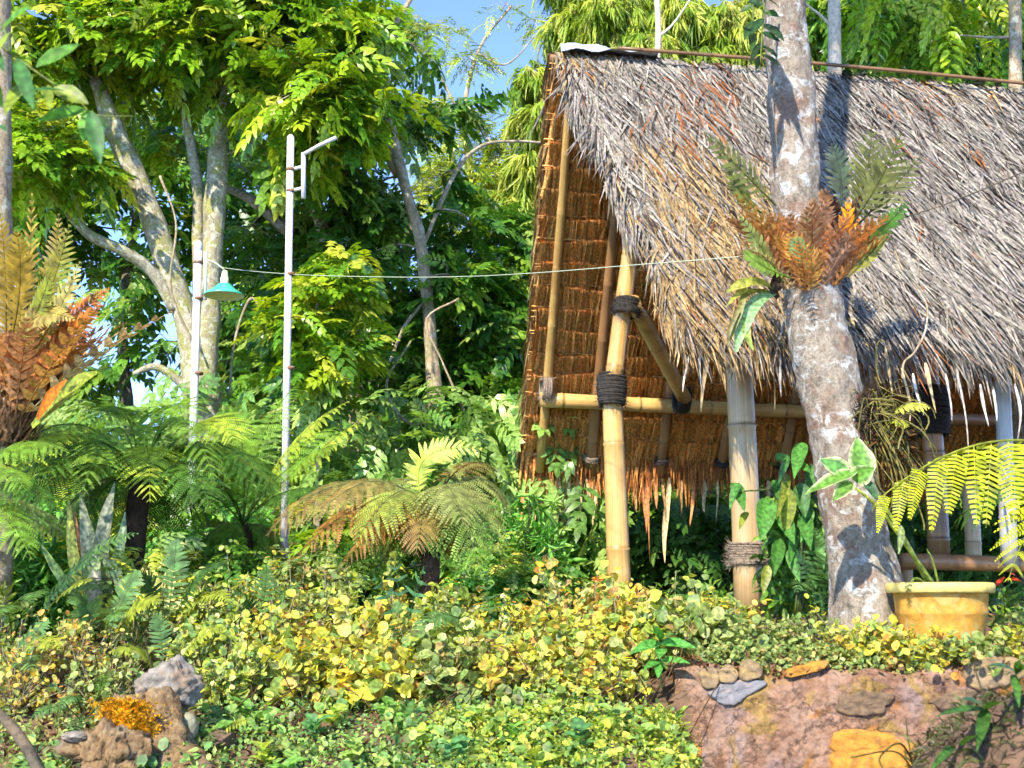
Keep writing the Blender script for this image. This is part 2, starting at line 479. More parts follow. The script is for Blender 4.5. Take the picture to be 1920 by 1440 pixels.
# ------------------------------------------------------------------ the thatched hut
RL, RR = P(1042, 100, 7.6), P(2060, 186, 8.15)
AX = RR - RL
NL = P(1288, 632, 5.98); NR = NL + AX * 1.0 + A(.12, 0, .02)
FL = P(985, 866, 9.4); FR = FL + AX
hut = thing('thatched_hut', (2.0, 7.6, 1.5), 'open bamboo hut with a steep shaggy grey thatched roof', 'hut')
def near(s, t, off=0.0):
    """point on the slope that faces the viewer: s along the ridge, t down the slope"""
    s = np.asarray(s)[..., None]; t = np.asarray(t)[..., None]
    p = (RL * (1 - s) + RR * s) * (1 - t) + (NL * (1 - s) + NR * s) * t
    return p + NN * np.asarray(off)[..., None]
def far(s, t, off=0.0):
    s = np.asarray(s)[..., None]; t = np.asarray(t)[..., None]
    p = (RL * (1 - s) + RR * s) * (1 - t) + (FL * (1 - s) + FR * s) * t
    return p + FN * np.asarray(off)[..., None]     # + off = towards the inside
NN = nrm(np.cross(AX, NL - RL)); NN = NN if NN[2] > 0 else -NN
FN = nrm(np.cross(AX, FL - RL)); FN = FN if FN[2] < 0 else -FN
ax = nrm(AX)

# the backing sheet of the near slope: overlapping mats, slightly wavy
g = Geo()
S, T = np.meshgrid(np.linspace(0.004, 1, 60), np.linspace(0, .97, 40))
wv = -.035 + .012 * np.sin(S * 40 + T * 7) + .01 * np.sin(T * 33)
edge = .010 * np.sin(T * 19) + .006 * np.sin(T * 47)
pv = near(S + edge * (1 - S), T, wv).reshape(-1, 3); pv2 = near(S + edge * (1 - S), T, wv - .06).reshape(-1, 3)
n_ = 60; i, j = np.meshgrid(np.arange(39), np.arange(59), indexing='ij'); a = (i * n_ + j).ravel()
ff = np.concatenate([np.stack([a, a + 1, a + n_ + 1], -1), np.stack([a, a + n_ + 1, a + n_], -1)])
g.add(pv, ff, (.10, .075, .055)); g.add(pv2, ff[:, ::-1], (.22, .12, .05))
obj('thatch_backing', g, M_THATCH, hut)

# weathered palm-leaf blades, course over course
def thatch_colour(s, t, n):
    """silver grey, lilac grey, straw and rust; local straw patches paint in sun dapples"""
    def fld(a, b, ph): return np.sin(a * s * 9 + ph) + np.sin(b * t * 11 + ph * 1.7) + np.sin((s * 13 + t * 9) * .8 * a + ph * 2.3)
    grey = c255(204, 194, 178); lilac = c255(194, 182, 174); straw = c255(214, 178, 124); rust = c255(196, 120, 66); dark = c255(84, 70, 62)
    k = rng.random(n)
    col = np.where(k[:, None] < .5, grey, lilac)
    col = np.where((k > .84)[:, None], c255(170, 158, 146), col)
    st = fld(.9, 1.2, 1.0) + 1.0 * np.exp(-((s - .18) / .2) ** 2 - ((t - .68) / .14) ** 2) * 3 - .6  # the local straw patch is a sun dapple put into the blade colour
    st += 1.7 * np.exp(-((t - .97) / .1) ** 2)
    st += 2.6 * np.exp(-((s - .12) / .10) ** 2 - ((t - .36) / .10) ** 2)  # second sun dapple painted in straw, higher on the gable end
    p_st = np.clip((st - .7) / 2.4, 0, .66)
    m = rng.random(n) < p_st; col[m] = straw
    ru = fld(1.7, .7, 4.0) + 2.2 * np.exp(-((s - .16) / .13) ** 2 - ((t - .34) / .12) ** 2) + 1.6 * np.exp(-((s - .22) / .12) ** 2 - ((t - .66) / .1) ** 2) + 2 * np.exp(-(s / .05) ** 2 - (t / .1) ** 2)  # local rust terms warm the same painted dapples
    m = rng.random(n) < np.clip((ru - 1.4) / 4.5, 0.015, .33); col[m] = rust
    m = rng.random(n) < .10; col[m] = dark
    return col * rng.uniform(.55, 1.1, (n, 1)) * .44
g = Geo()
courses = 21
for k in range(courses):
    t0 = k / courses * .96
    n = 2600
    s = rng.uniform(-.004, 1.0, n); t = t0 + rng.normal(0, .016, n) + .008 * np.sin(s * 37 + k)
    t = np.clip(t, 0, .97)
    ok = s > (.010 * np.sin(t * 19) + .006 * np.sin(t * 47)) - .004
    s, t = s[ok], t[ok]; n = len(s)
    Ld = .18 + .26 * rng.random(n)
    down = nrm(near(s, t + .01) - near(s, t))
    clump = .30 * np.sin(s * 23 + k * 1.9) * np.sin(s * 57 + k * 4.1)
    d = down + ax * (clump + rng.normal(0, .27, n) + .03)[:, None] + NN * (rng.normal(.035, .05, n) + .03)[:, None]
    pos = near(s, t, rng.uniform(-.02, .035, n))
    up = NN + ax * rng.normal(0, .6, n)[:, None] + down * .1
    inst(g, BLADE, pos, d, up, Ld, rng.uniform(.006, .018, n), thatch_colour(s, t, n), rng.uniform(.0, .22, n))
obj('thatch_blades', g, M_THATCH, hut, kind='stuff')
# edge tufts along the gable end
g = Geo(); n = 900
t = rng.uniform(0, .97, n); s = rng.uniform(-.003, .012, n) + .010 * np.sin(t * 19) + .006 * np.sin(t * 47)
down = nrm(near(s, t + .01) - near(s, t))
d = down + ax * rng.normal(-.03, .13, n)[:, None] + NN * rng.normal(-.05, .08, n)[:, None]
inst(g, BLADE, near(s, t, rng.uniform(-.08, .0, n)), d, NN + ax * rng.normal(-.5, .6, n)[:, None], rng.uniform(.12, .30, n), rng.uniform(.008, .018, n), thatch_colour(s, t, n), .05)
obj('gable_thatch_edge', g, M_THATCH, hut, kind='stuff')
# eave fringe of the near slope: every long hanging strand is a piece, the short ones are one mass
g = Geo(); n = 1500
s = rng.uniform(.004, 1, n); t = rng.uniform(.90, .985, n)
down = nrm(near(s, t + .01) - near(s, t))
d = down * .75 + A(0, 0, -.5) + ax * rng.normal(0, .22, n)[:, None] + NN * rng.normal(0, .08, n)[:, None]
inst(g, BLADE, near(s, t, rng.uniform(-.06, .03, n)), d, NN + ax * rng.normal(0, .5, n)[:, None], rng.uniform(.12, .30, n), rng.uniform(.010, .022, n), thatch_colour(s, t, n) * 1.05, .25)
obj('eave_fringe', g, M_THATCH, hut, kind='stuff')

STRAND = leaf_template([0, .25, .5, .75, 1], [.35, .5, .45, .35, .05], .18, .0)
def strand(base, vec, width, col, name='thatch_strand', mat=None):
    g = Geo(); n = 9
    base = np.asarray(base, float); vec = np.asarray(vec, float)
    s = np.linspace(0, 1, n)
    L = np.linalg.norm(vec); wig = A(rng.normal(0, .05), rng.normal(0, .05), 0) * L
    ph = rng.uniform(0, 6)
    path = base + vec * s[:, None] + wig * np.sin(s * 3 + ph)[:, None] * s[:, None]
    side = nrm(A(1, rng.normal(0, .5), 0)); nor = nrm(np.cross(vec, side))
    hw = width * .5 * np.interp(s, [0, .15, .6, .9, 1], [.6, 1, .85, .5, .08]) * (1 + .15 * np.sin(s * 9 + ph))
    tw = rng.normal(0, .8) * s
    sd = side * np.cos(tw)[:, None] + nor * np.sin(tw)[:, None]; nn = -side * np.sin(tw)[:, None] + nor * np.cos(tw)[:, None]
    v = np.concatenate([path + sd * hw[:, None] + nn * (hw * .35)[:, None], path, path - sd * hw[:, None] + nn * (hw * .35)[:, None]])
    f = []
    for k in range(n - 1):
        for r in (0, 1):
            a_, b_ = r * n + k, (r + 1) * n + k
            f += [(a_, b_, b_ + 1), (a_, b_ + 1, a_ + 1)]
    g.add(v, f, np.asarray(col))
    return obj(name, g, mat or M_THATCH, hut)
straw = c255(214, 186, 140); tan = c255(190, 146, 96); palegrey = c255(205, 196, 186); rust = c255(186, 124, 78)
for px, y0, y1, dx, wd in [(1325, 610, 772, 0, .034), (1318, 600, 735, -6, .018), (1300, 640, 735, -20, .014), (1282, 600, 690, -12, .016),
                           (1445, 640, 770, 8, .014), (1462, 660, 745, 4, .012), (1405, 640, 728, 4, .016), (1375, 640, 700, 10, .014), (1350, 620, 690, 6, .012),
                           (1265, 590, 665, 4, .012), (1335, 630, 705, 14, .013), (1420, 650, 715, 12, .013), (1660, 650, 745, 14, .014), (1690, 690, 800, 18, .016), (1712, 700, 780, 14, .014),
                           (1735, 680, 775, 20, .020), (1772, 700, 790, 14, .016), (1795, 700, 880, 30, .010), (1838, 720, 800, 14, .016), (1862, 730, 790, 8, .014), (1902, 720, 830, 16, .018), (1640, 640, 720, 10, .014)]:
    b = P(px, y0, 6.02); e = P(px + dx, y1, 5.98)
    strand(b, e - b, wd, (straw if rng.random() < .6 else palegrey) * rng.uniform(.5, .75))

# ---- the far slope seen from inside: one mesh for each course of leaf thatch
rows = 17
tr0, tr1 = .015, .965
for k in range(rows):
    g = Geo()
    ta, tb = tr0 + (tr1 - tr0) * k / rows, tr0 + (tr1 - tr0) * (k + 1.35) / rows
    n = 560
    s = np.linspace(0, 1, n) + rng.normal(0, .0012, n)
    wd = rng.uniform(.006, .014, n)
    wav_ = .005 * np.sin(s * 17 + k * 2.1) + .003 * np.sin(s * 41 + k)
    top = far(s, ta + wav_, .045 + rng.uniform(0, .010, n))
    bot = far(s + rng.normal(0, .004, n), np.full(n, tb) + rng.normal(0, .006, n), -.005 + rng.uniform(-.012, .012, n))
    c = c255(242, 176, 98)[None] * rng.uniform(.62, 1.08, (n, 1)) * np.where(rng.random((n, 1)) < .08, .6, 1)
    c[rng.random(n) < .08] = c255(226, 172, 100)
    inst(g, BLADE if False else (np.array([(0, -.5, 0), (0, .5, 0), (1, -.5, 0), (1, .5, 0), (0, 0, .25), (1, 0, .25)], float), np.array([(0, 2, 5), (0, 5, 4), (4, 5, 3), (4, 3, 1)])),
         top, bot - top, FN + ax * rng.normal(0, .5, n)[:, None], np.linalg.norm(bot - top, axis=1), wd, c)
    # a closed sheet behind the strips so that no sky leaks through
    ss = np.linspace(0, 1, 30)
    v = np.concatenate([far(ss, np.full(30, ta), .02), far(ss, np.full(30, tb), -.03)])
    a = np.arange(29); g.add(v, np.concatenate([np.stack([a, a + 1, a + 31], -1), np.stack([a, a + 31, a + 30], -1)]), c255(200, 130, 66))
    rr = obj('thatch_row', g, M_THATCH_IN, hut)
    # slivers of split bamboo that stitch the course, broken and uneven
    g = Geo()
    for q in range(3):
        tq = ta + (tb - ta) * (.04 + .2 * q) * .7; s0 = -.012
        while s0 < 1:
            ln = rng.uniform(.03, .12) if q else rng.uniform(.12, .3)
            if rng.random() < (.96, .62, .4)[q]:
                e = min(s0 + ln, 1.0)
                pts = far(np.linspace(s0, e, 4), tq + rng.normal(0, .0035, 4) + np.linspace(0, rng.normal(0, .006), 4), .058 + rng.uniform(0, .012))
                tube(g, pts, rng.uniform(.0018, .0042) * (1.6 if q == 0 else 1), 4, c255(236, 186, 110) * rng.uniform(.5, 1.0), cap=False)
            s0 += ln + rng.uniform(0, .02)
    obj('stitching', g, M_THATCH_IN, rr)
# outside skin of the far slope and its left edge tufts
g = Geo(); n = 1600
t = rng.uniform(0, .97, n); s = rng.uniform(-.010, .02, n)
down = nrm(far(s, t + .01) - far(s, t))
inst(g, BLADE, far(s, t, rng.uniform(-.09, -.01, n)), down + ax * rng.normal(-.05, .10, n)[:, None], -FN + ax * rng.normal(-.6, .6, n)[:, None], rng.uniform(.12, .3, n), rng.uniform(.008, .018, n), c255(196, 160, 104)[None] * rng.uniform(.3, .75, (n, 1)), .05)
obj('far_gable_edge', g, M_THATCH, hut, kind='stuff')
g = Geo(); n = 5200
t = rng.uniform(0, .95, n); s = rng.uniform(0, 1, n)
down = nrm(far(s, t + .01) - far(s, t))
inst(g, BLADE, far(s, t, -.09), down + ax * rng.normal(0, .15, n)[:, None] - FN * .08, -FN + ax * rng.normal(0, .5, n)[:, None], .45, .02, thatch_colour(s, t, n), .08)
obj('far_thatch_blades', g, M_THATCH, hut, kind='stuff')
# far eave fringe
g = Geo(); n = 2300
s = rng.uniform(-.006, 1, n); t = rng.uniform(.93, .985, n)
down = nrm(far(s, t + .01) - far(s, t))
d = down * .5 + A(0, 0, -1) + ax * rng.normal(0, .12, n)[:, None] + FN * rng.normal(.05, .12, n)[:, None]
ln = .16 + .16 * rng.random(n) * (1 + .5 * np.sin(s * 61))
inst(g, BLADE, far(s, t, rng.uniform(-.06, .04, n)), d, FN + ax * rng.normal(0, .5, n)[:, None], ln, rng.uniform(.012, .026, n),
     np.where(rng.random((n, 1)) < .5, c255(206, 140, 72), c255(176, 106, 54)) * rng.uniform(.4, 1.0, (n, 1)), .1)
obj('far_eave_fringe', g, M_THATCH_IN, hut, kind='stuff')
for px, y0, y1, dx, wd in [(985, 870, 975, -8, .03), (1000, 870, 935, 0, .035), (1010, 870, 1060, 4, .03), (1030, 880, 975, 2, .045), (1018, 880, 980, -8, .03), (1060, 880, 990, -4, .05), (1078, 880, 1030, 10, .022), (1068, 890, 1060, -8, .02),
                           (1100, 885, 960, 4, .04), (1118, 890, 985, -2, .03), (1205, 890, 1000, 8, .035), (1214, 900, 1062, 4, .022), (1222, 900, 1000, -6, .025), (1190, 890, 960, 4, .03), (1255, 895, 1055, -8, .05), (1240, 890, 985, 6, .03),
                           (1275, 900, 970, 2, .04), (1300, 900, 985, -4, .03), (1320, 900, 960, 3, .04), (1345, 900, 985, 3, .035), (1440, 900, 950, 0, .04), (1460, 905, 970, 4, .03), (995, 870, 1010, 10, .02), (1045, 880, 950, 3, .04), (1090, 885, 965, -3, .03), (1230, 890, 955, 3, .04)]:
    Yd = 9.38 + (px - 985) * .0005
    b = P(px, y0, Yd); e = P(px + dx, y1, Yd)
    strand(b, e - b, wd, (straw, tan, rust, straw)[rng.integers(4)] * rng.uniform(.6, .95))

def culm(name, p0, p1, r0, r1, mat, nodes=.32, root=hut, tintv=1.0, phase=.3, sides=18, label=None):
    p0, p1 = np.asarray(p0, float), np.asarray(p1, float)
    L = np.linalg.norm(p1 - p0); g = Geo()
    zs = [0.0]; k = phase * nodes
    nd = []
    while k < L: nd.append(k); k += nodes * rng.uniform(.92, 1.08)
    st = sorted(set([0, L] + [x for q in nd for x in (q - .02, q - .006, q - .001, q + .003, q + .02) if 0 < x < L] + list(np.linspace(0, L, 8))))
    st = np.array(st); rad = r0 + (r1 - r0) * st / L
    cc = np.ones(len(st))
    for q in nd:
        dlt = st - q
        rad = rad * (1 + .085 * np.exp(-((dlt + .006) / .005) ** 2) - .02 * np.exp(-((dlt - .004) / .004) ** 2))
        cc = cc * (1 - .45 * np.exp(-((dlt - .0) / .005) ** 2)) * (1 + .22 * np.exp(-((dlt - .02) / .012) ** 2))
    bend = A(rng.normal(0, .004), rng.normal(0, .004), rng.normal(0, .002)) * L
    path = p0 + (p1 - p0) * (st / L)[:, None] + bend * np.sin(np.pi * st / L)[:, None]
    tube(g, path, rad, sides, np.repeat(np.append(cc, []) , sides)[:, None] * np.ones((1, 3)) * tintv if False else (1, 1, 1), cap=True)
    cv = np.concatenate([np.repeat(cc, sides), [cc[0] * .6, cc[-1] * .6]])[:, None] * np.ones((1, 3)) * tintv
    g.c[-1] = cv
    o = obj(name, g, mat, root, smooth=True)
    if label: o['label'] = label
    return o
def lashing(p, d, r, h, turns, mat, root=hut, fuzz=120, thick=.007, name='rope_lashing', ecc=1.0):
    """rope wound round a pole at p with axis d"""
    g = Geo(); p = np.asarray(p, float); d = nrm(d); ref = A(0, 1, 0) if abs(d[1]) < .8 else A(1, 0, 0)
    s1 = nrm(np.cross(d, ref)); s2 = np.cross(s1, d)
    for lay in range(2):
        n = turns * 22; th = np.linspace(0, turns * 2 * np.pi, n) + lay
        rr = r + thick * (.6 + lay * .7) + rng.normal(0, .0016, n).cumsum() * .22
        hh = (np.linspace(-.5, .5, n) + .015 * np.sin(th * .5)) * h * (1 - .2 * lay)
        path = p + d * hh[:, None] + (s1 * np.cos(th)[:, None] + s2 * np.sin(th)[:, None] * ecc) * rr[:, None]
        tube(g, path, thick * rng.uniform(.8, 1.2, n), 5, (1, 1, 1))
    n = fuzz * 3; th = rng.uniform(0, 6.28, n); hh = rng.uniform(-.55, .55, n) * h
    rad = s1 * np.cos(th)[:, None] + s2 * np.sin(th)[:, None] * ecc
    inst(g, BLADE, p + d * hh[:, None] + rad * (r + thick)[None] if False else p + d * hh[:, None] + rad * (r + thick), rad + rdir(n) * 1.2, rdir(n), rng.uniform(.015, .06, n), .003, (1, 1, 1))
    return obj(name, g, mat, root, smooth=True)

# posts, the first two in the sun
pA0, pA1 = P(1162, 1135, 7.5), P(1146, 712, 7.48)
culm('post', pA0, pA1, .074, .060, M_BAMBOO, .62, phase=.55)
pU0, pU1 = P(1147, 742, 7.44), P(1204, 330, 7.36)
culm('king_post', pU0, pU1, .056, .050, M_BAMBOO, .36, phase=.5)
pB0, pB1 = P(1405, 1155, 6.5), P(1380, 590, 6.46)
culm('post', pB0, pB1, .079, .070, M_BAMBOO_GREY, .66, phase=.5, label='stout pale bamboo post with grey rope wound round its foot')
pC0, pC1 = P(1762, 1060, 8.2), P(1734, 610, 8.15)
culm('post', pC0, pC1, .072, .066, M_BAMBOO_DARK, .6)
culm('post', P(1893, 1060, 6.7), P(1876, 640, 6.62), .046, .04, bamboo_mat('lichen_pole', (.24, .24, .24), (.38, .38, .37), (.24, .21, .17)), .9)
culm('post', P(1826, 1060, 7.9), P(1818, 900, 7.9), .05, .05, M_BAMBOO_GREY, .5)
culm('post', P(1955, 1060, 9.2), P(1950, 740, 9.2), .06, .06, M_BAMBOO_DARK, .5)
# rafters under the far slope
AL = np.linalg.norm(AX)
for q, (sm, r) in enumerate([(.10, .036), (.49, .040), (1.04, .036), (1.52, .036), (2.02, .036), (2.62, .036), (3.2, .036), (3.75, .036)]):
    s = sm / AL
    a_ = far(s, .05, .10); b_ = far(s, 1.005, .105)
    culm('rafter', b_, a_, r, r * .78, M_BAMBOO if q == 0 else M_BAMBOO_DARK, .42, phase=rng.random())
    if q: lashing(far(s, .965, .10), nrm(a_ - b_), r * 1.02, .05, 3, M_ROPE_GREY if q == 1 else M_ROPE, fuzz=30, thick=.007)
# the beam along the far slope, the batten at its eave
tB = .795
bm0, bm1 = far(.012, tB, .19), far(1.0, tB + .0, .19)
half = far(.62, tB, .19)
culm('tie_beam', bm0, half, .056, .050, M_BAMBOO, .55)
culm('tie_beam', half + A(0, .02, 0), bm1, .050, .048, M_BAMBOO_DARK, .55)
culm('eave_batten', far(-.004, .968, .052), far(1, .968, .052), .017, .014, M_BAMBOO_DARK, .4, tintv=1.5)
culm('ridge_pole', P(1030, 108, 7.62), RR + A(0, 0, -.03), .035, .03, M_BAMBOO_DARK, .5)
culm('brace', P(1186, 566, 7.33), far(.285, tB - .02, .25) * 0 + P(1284, 748, 8.55), .050, .050, M_BAMBOO, .42, phase=.4)
culm('brace', P(1600, 752, 7.3), P(1712, 640, 7.2), .045, .045, M_BAMBOO_GREY, .42)
culm('brace', P(1624, 790, 8.6), P(1650, 640, 8.3), .045, .045, M_BAMBOO_DARK, .42)
# rope
lashing(P(1147, 731, 7.46), A(0, 0, 1), .068, .20, 13, M_ROPE, fuzz=260, thick=.009)
lashing(P(1176, 577, 7.38), A(.12, 0, 1), .066, .10, 7, M_ROPE, fuzz=200, thick=.009, ecc=1.3)
lashing(P(1024, 730, 8.86), nrm(AX), .066, .08, 4, M_ROPE_GREY, fuzz=160, thick=.010)
lashing(P(1278, 750, 8.6), nrm(AX), .070, .09, 5, M_ROPE, fuzz=220, thick=.011)
lashing(P(1747, 772, 8.17), A(0, 0, 1), .092, .34, 14, M_ROPE, fuzz=160, thick=.011)
lashing(P(1401, 1040, 6.5), A(0, 0, 1), .082, .115, 9, M_ROPE_GREY, fuzz=260, thick=.007)
# ridge: a weathered sheet folded over the end of the ridge, dark pole on the rest
g = Geo(); nU, nV = 14, 9
U, V = np.meshgrid(np.linspace(0, 1, nU), np.linspace(-1, 1, nV), indexing='ij')
cx = RL + A(.03, 0, .0) + ax * (U * .66)[..., None]
hgt = .055 + .03 * np.sin(U * 6) * (1 - np.abs(V)) - .08 * np.abs(V) ** 1.3 * (.5 + .6 * (1 - U))
v = cx + A(0, 1, 0) * (V * .13)[..., None] * -1 + A(0, 0, 1) * (hgt + .012 * np.sin(U * 17 + V * 5))[..., None]
i, j = np.meshgrid(np.arange(nU - 1), np.arange(nV - 1), indexing='ij'); a = (i * nV + j).ravel()
ff = np.concatenate([np.stack([a, a + 1, a + nV + 1], -1), np.stack([a, a + nV + 1, a + nV], -1)])
g.add(v.reshape(-1, 3), ff); g.add((v - A(0, 0, .004)).reshape(-1, 3), ff[:, ::-1])
obj('ridge_sheet', g, M_SHEET, hut, smooth=True)
g = Geo()
n = 1300
s = rng.uniform(0.0, 1, n)
base = RL * (1 - s[:, None]) + RR * s[:, None] + A(0, 0, .02) + rng.normal(0, .012, (n, 3))
inst(g, BLADE, base, ax * rng.choice([-1, 1], (n, 1)) + rng.normal(0, .10, (n, 3)), A(0, -.5, 1), rng.uniform(.1, .3, n), rng.uniform(.008, .018, n), c255(120, 110, 96)[None] * rng.uniform(.25, .7, (n, 1)), .05)
obj('ridge_thatch', g, M_THATCH, hut, kind='stuff')
culm('ridge_binding', RL + A(.4, -.10, -.01), RR + A(0, -.10, .01), .012, .012, M_BAMBOO_DARK, .5, tintv=.6)

# low bamboo rail beyond the pot
rail = thing('bamboo_railing', on_ground(1830, 7.3), 'low brown bamboo railing under the eave beyond the yellow pot', 'railing')
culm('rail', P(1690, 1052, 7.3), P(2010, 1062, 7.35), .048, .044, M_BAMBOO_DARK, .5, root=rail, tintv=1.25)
for px in (1702, 1960):
    culm('rail_post', P(px, 1150, 7.34), P(px, 1040, 7.34), .03, .03, M_BAMBOO_DARK, .3, root=rail)


# ------------------------------------------------------------------ retaining wall
wx = np.linspace(.68, 3.1, 300)
def wall_front(x, z): return wall_y(x) + .05 * (z - 1.0) + np.where(x < .95, (.95 - x) ** 2 * 1.6, 0)
def wall_top(x): return 1.352 + .030 * np.sin(x * 3.1 + .6) + .012 * np.sin(x * 11) + .01 * np.sin(x * 27) - np.where(x < .85, (.85 - x) * .25, 0)
wall = thing('retaining_wall', (1.7, 4.9, .4), 'rough pinkish plastered stone retaining wall with orange lichen patches', 'wall')
def wall_disp(x, z):
    q = np.stack([np.asarray(x, float), np.zeros_like(np.asarray(x, float)), np.asarray(z, float)], -1)
    ridge = 1 - np.abs(fbm(q, 5.5, 4, 9))
    return .030 * fbm(q, 3.6, 5, 3, .6) + .035 * np.clip(ridge - .88, 0, 1) * 4 * .5 + .004 * fbm(q, 60, 2, 5)
g = Geo(); nz_ = 150
zt = np.linspace(0, 1, nz_)
XX, TT = np.meshgrid(wx, zt); ZZ = .3 + (wall_top(XX) - .3) * TT
nse = wall_disp(XX, ZZ)
rndtop = .05 * np.clip((TT - .93) / .07, 0, 1) ** 2
YY = wall_front(XX, ZZ) + nse + rndtop
front = np.stack([XX, YY, ZZ], -1)
capv = np.stack([wx, wall_front(wx, wall_top(wx)) + .30, wall_top(wx) - .01], -1)
v = np.concatenate([front.reshape(-1, 3), capv]); nX = len(wx)
i, j = np.meshgrid(np.arange(nz_), np.arange(nX - 1), indexing='ij'); a = (i * nX + j).ravel()
ff = np.concatenate([np.stack([a, a + 1, a + nX + 1], -1), np.stack([a, a + nX + 1, a + nX], -1)])
g.add(v, ff)
ends = np.arange(nz_) * nX
ev = np.concatenate([front[:, 0], front[:, 0] + A(.03, .35, 0)]); k = np.arange(nz_ - 1)
g.add(ev, np.concatenate([np.stack([k, k + nz_, k + 1], -1), np.stack([k + 1, k + nz_, k + nz_ + 1], -1)]))
m, t, b = new_mat('old_wall_plaster')
co = coords(t)
n1 = noise(t, 6, 8, .7, co, .5); n2 = noise(t, 3.1, 6, .65, co, .9); n3 = noise(t, 45, 6, .75, co); n4 = noise(t, 4.4, 6, .6, coords(t, (1, 1, 1.2)), 1.0); n5 = noise(t, 2.2, 5, .6, coords(t, (1.4, 1, .5)), .3)
c = ramp(t, [(.28, (.115, .06, .04)), (.46, (.26, .145, .092)), (.68, (.34, .225, .165))], n1.outputs[0]).outputs[0]
c = mixc(t, c, (.25, .205, .21), ramp(t, [(.50, 0.0), (.60, .7)], n5.outputs[0]).outputs[0])
c = mixc(t, c, (.34, .14, .028), ramp(t, [(.53, 0.0), (.59, .9)], n2.outputs[0]).outputs[0])
c = mixc(t, c, (.28, .18, .05), ramp(t, [(.53, 0.0), (.60, .8)], n4.outputs[0]).outputs[0])
c = mixc(t, c, ramp(t, [(.34, .3), (.6, 1.15)], n3.outputs[0]).outputs[0], .55, 'MULTIPLY')
vo = N(t, 'TexVoronoi', feature='DISTANCE_TO_EDGE'); vo.inputs['Scale'].default_value = 5.5
wp = noise(t, 7, 5, .7, co); wv_ = mixc(t, co, wp.outputs[1], .16); t.links.new(wv_, vo.inputs['Vector'])
crack = ramp(t, [(.0, .0), (.035, 1.0)], vo.outputs['Distance']).outputs[0]
c = mixc(t, (.05, .03, .022), c, mixc(t, (1, 1, 1), crack, .7))
t.links.new(c, b.inputs['Base Color']); b.inputs['Roughness'].default_value = .95; b.inputs['Specular IOR Level'].default_value = .15
bump(t, b, mixc(t, n1.outputs[0], n3.outputs[0], .5), 1.0, .03)
M_WALL = m
obj('plaster_face', g, M_WALL, wall, smooth=True)
def stone(poly, col, proud, mat, nm='stone'):
    """an uneven stone set in the wall; poly in photograph pixels on the wall face"""
    pts = []
    for px, py in poly:
        # meet the sight line with the wall's face
        lo, hi = 3.5, 6.0
        for _ in range(30):
            mid = (lo + hi) / 2; p = P(px, py, mid)
            if mid < wall_front(p[0], p[2]): lo = mid
            else: hi = mid
        pts.append(P(px, py, lo))
    pts = np.array(pts); cen = pts.mean(0); g = Geo()
    n = 44
    loop = smooth_path(np.vstack([pts, pts[:1]]), n + 1)[:-1]
    loop = cen + (loop - cen) * (1 + .20 * fbm(loop, 26, 3, len(pts)))[:, None]
    def lay(k, pr):
        q_ = cen + (loop - cen) * k
        q_[:, 1] = wall_front(q_[:, 0], q_[:, 2]) + wall_disp(q_[:, 0], q_[:, 2]) * (1 if pr < 0 else .75) - pr + .006 * fbm(q_, 40, 3, 2)
        return q_
    proud = proud * .6 + .004
    rings = [lay(1.05, -.03), lay(1.0, proud * .2), lay(.96, proud * .8)] + [lay(k, proud) for k in (.85, .68, .5, .32, .15)]
    v = np.concatenate(rings + [rings[-1].mean(0)[None]])
    f = []
    for r in range(len(rings) - 1):
        for q in range(n):
            a_, b_ = r * n + q, r * n + (q + 1) % n
            f += [(a_, b_, b_ + n), (a_, b_ + n, a_ + n)]
    k = (len(rings) - 1) * n
    f += [(k + q, k + (q + 1) % n, len(v) - 1) for q in range(n)]
    g.add(v, f, col)
    return obj(nm, g, mat, wall, smooth=True)
M_STONE_OR = plain('orange_lichened_stone', (.34, .15, .018), .95, .45, 30, 1.0, 0, (.19, .115, .055), .55)
M_STONE_BR = plain('brown_stone', (.11, .07, .04), .95, .5, 30, 1.0, 0, (.22, .14, .065), .54)
M_STONE_GR = plain('slate_grey_stone', (.14, .135, .145), .9, .35, 25, .7, 0, (.26, .18, .13), .52)
M_STONE_TAN = plain('tan_stone', (.18, .125, .068), .95, .4, 25, .9, 0, (.30, .20, .06), .52)
M_STONE_LI = plain('lilac_stone', (.19, .165, .20), .95, .25, 20, .6, 0, (.18, .12, .095), .5)
stone([(1573, 1372), (1640, 1368), (1690, 1385), (1730, 1400), (1725, 1445), (1580, 1450), (1570, 1410)], (1, 1, 1), .022, M_STONE_OR)
stone([(1578, 1305), (1620, 1296), (1668, 1306), (1664, 1335), (1610, 1346), (1568, 1334)], (1, 1, 1), .012, M_STONE_BR)
stone([(1738, 1318), (1790, 1295), (1830, 1298), (1815, 1322), (1760, 1332)], (1, 1, 1), .012, M_STONE_BR)
stone([(1322, 1300), (1352, 1280), (1400, 1272), (1432, 1282), (1400, 1305), (1378, 1320), (1345, 1315)], (1, 1, 1), .018, M_STONE_GR)
stone([(1306, 1262), (1325, 1250), (1345, 1262), (1340, 1288), (1318, 1292)], (1, 1, 1), .04, M_STONE_TAN)
stone([(1344, 1256), (1370, 1248), (1386, 1258), (1378, 1276), (1350, 1276)], (1, 1, 1), .04, M_STONE_TAN)
stone([(1384, 1252), (1405, 1240), (1426, 1246), (1422, 1270), (1390, 1276)], (1, 1, 1), .04, M_STONE_TAN)
stone([(1480, 1255), (1540, 1240), (1546, 1252), (1500, 1268), (1476, 1270)], (1, 1, 1), .010, M_STONE_OR)
stone([(1800, 1240), (1880, 1228), (1920, 1250), (1900, 1280), (1830, 1290)], (1, 1, 1), .012, M_STONE_TAN)
stone([(1215, 1390), (1250, 1372), (1296, 1380), (1302, 1445), (1220, 1450)], (1, 1, 1), .03, M_STONE_OR)

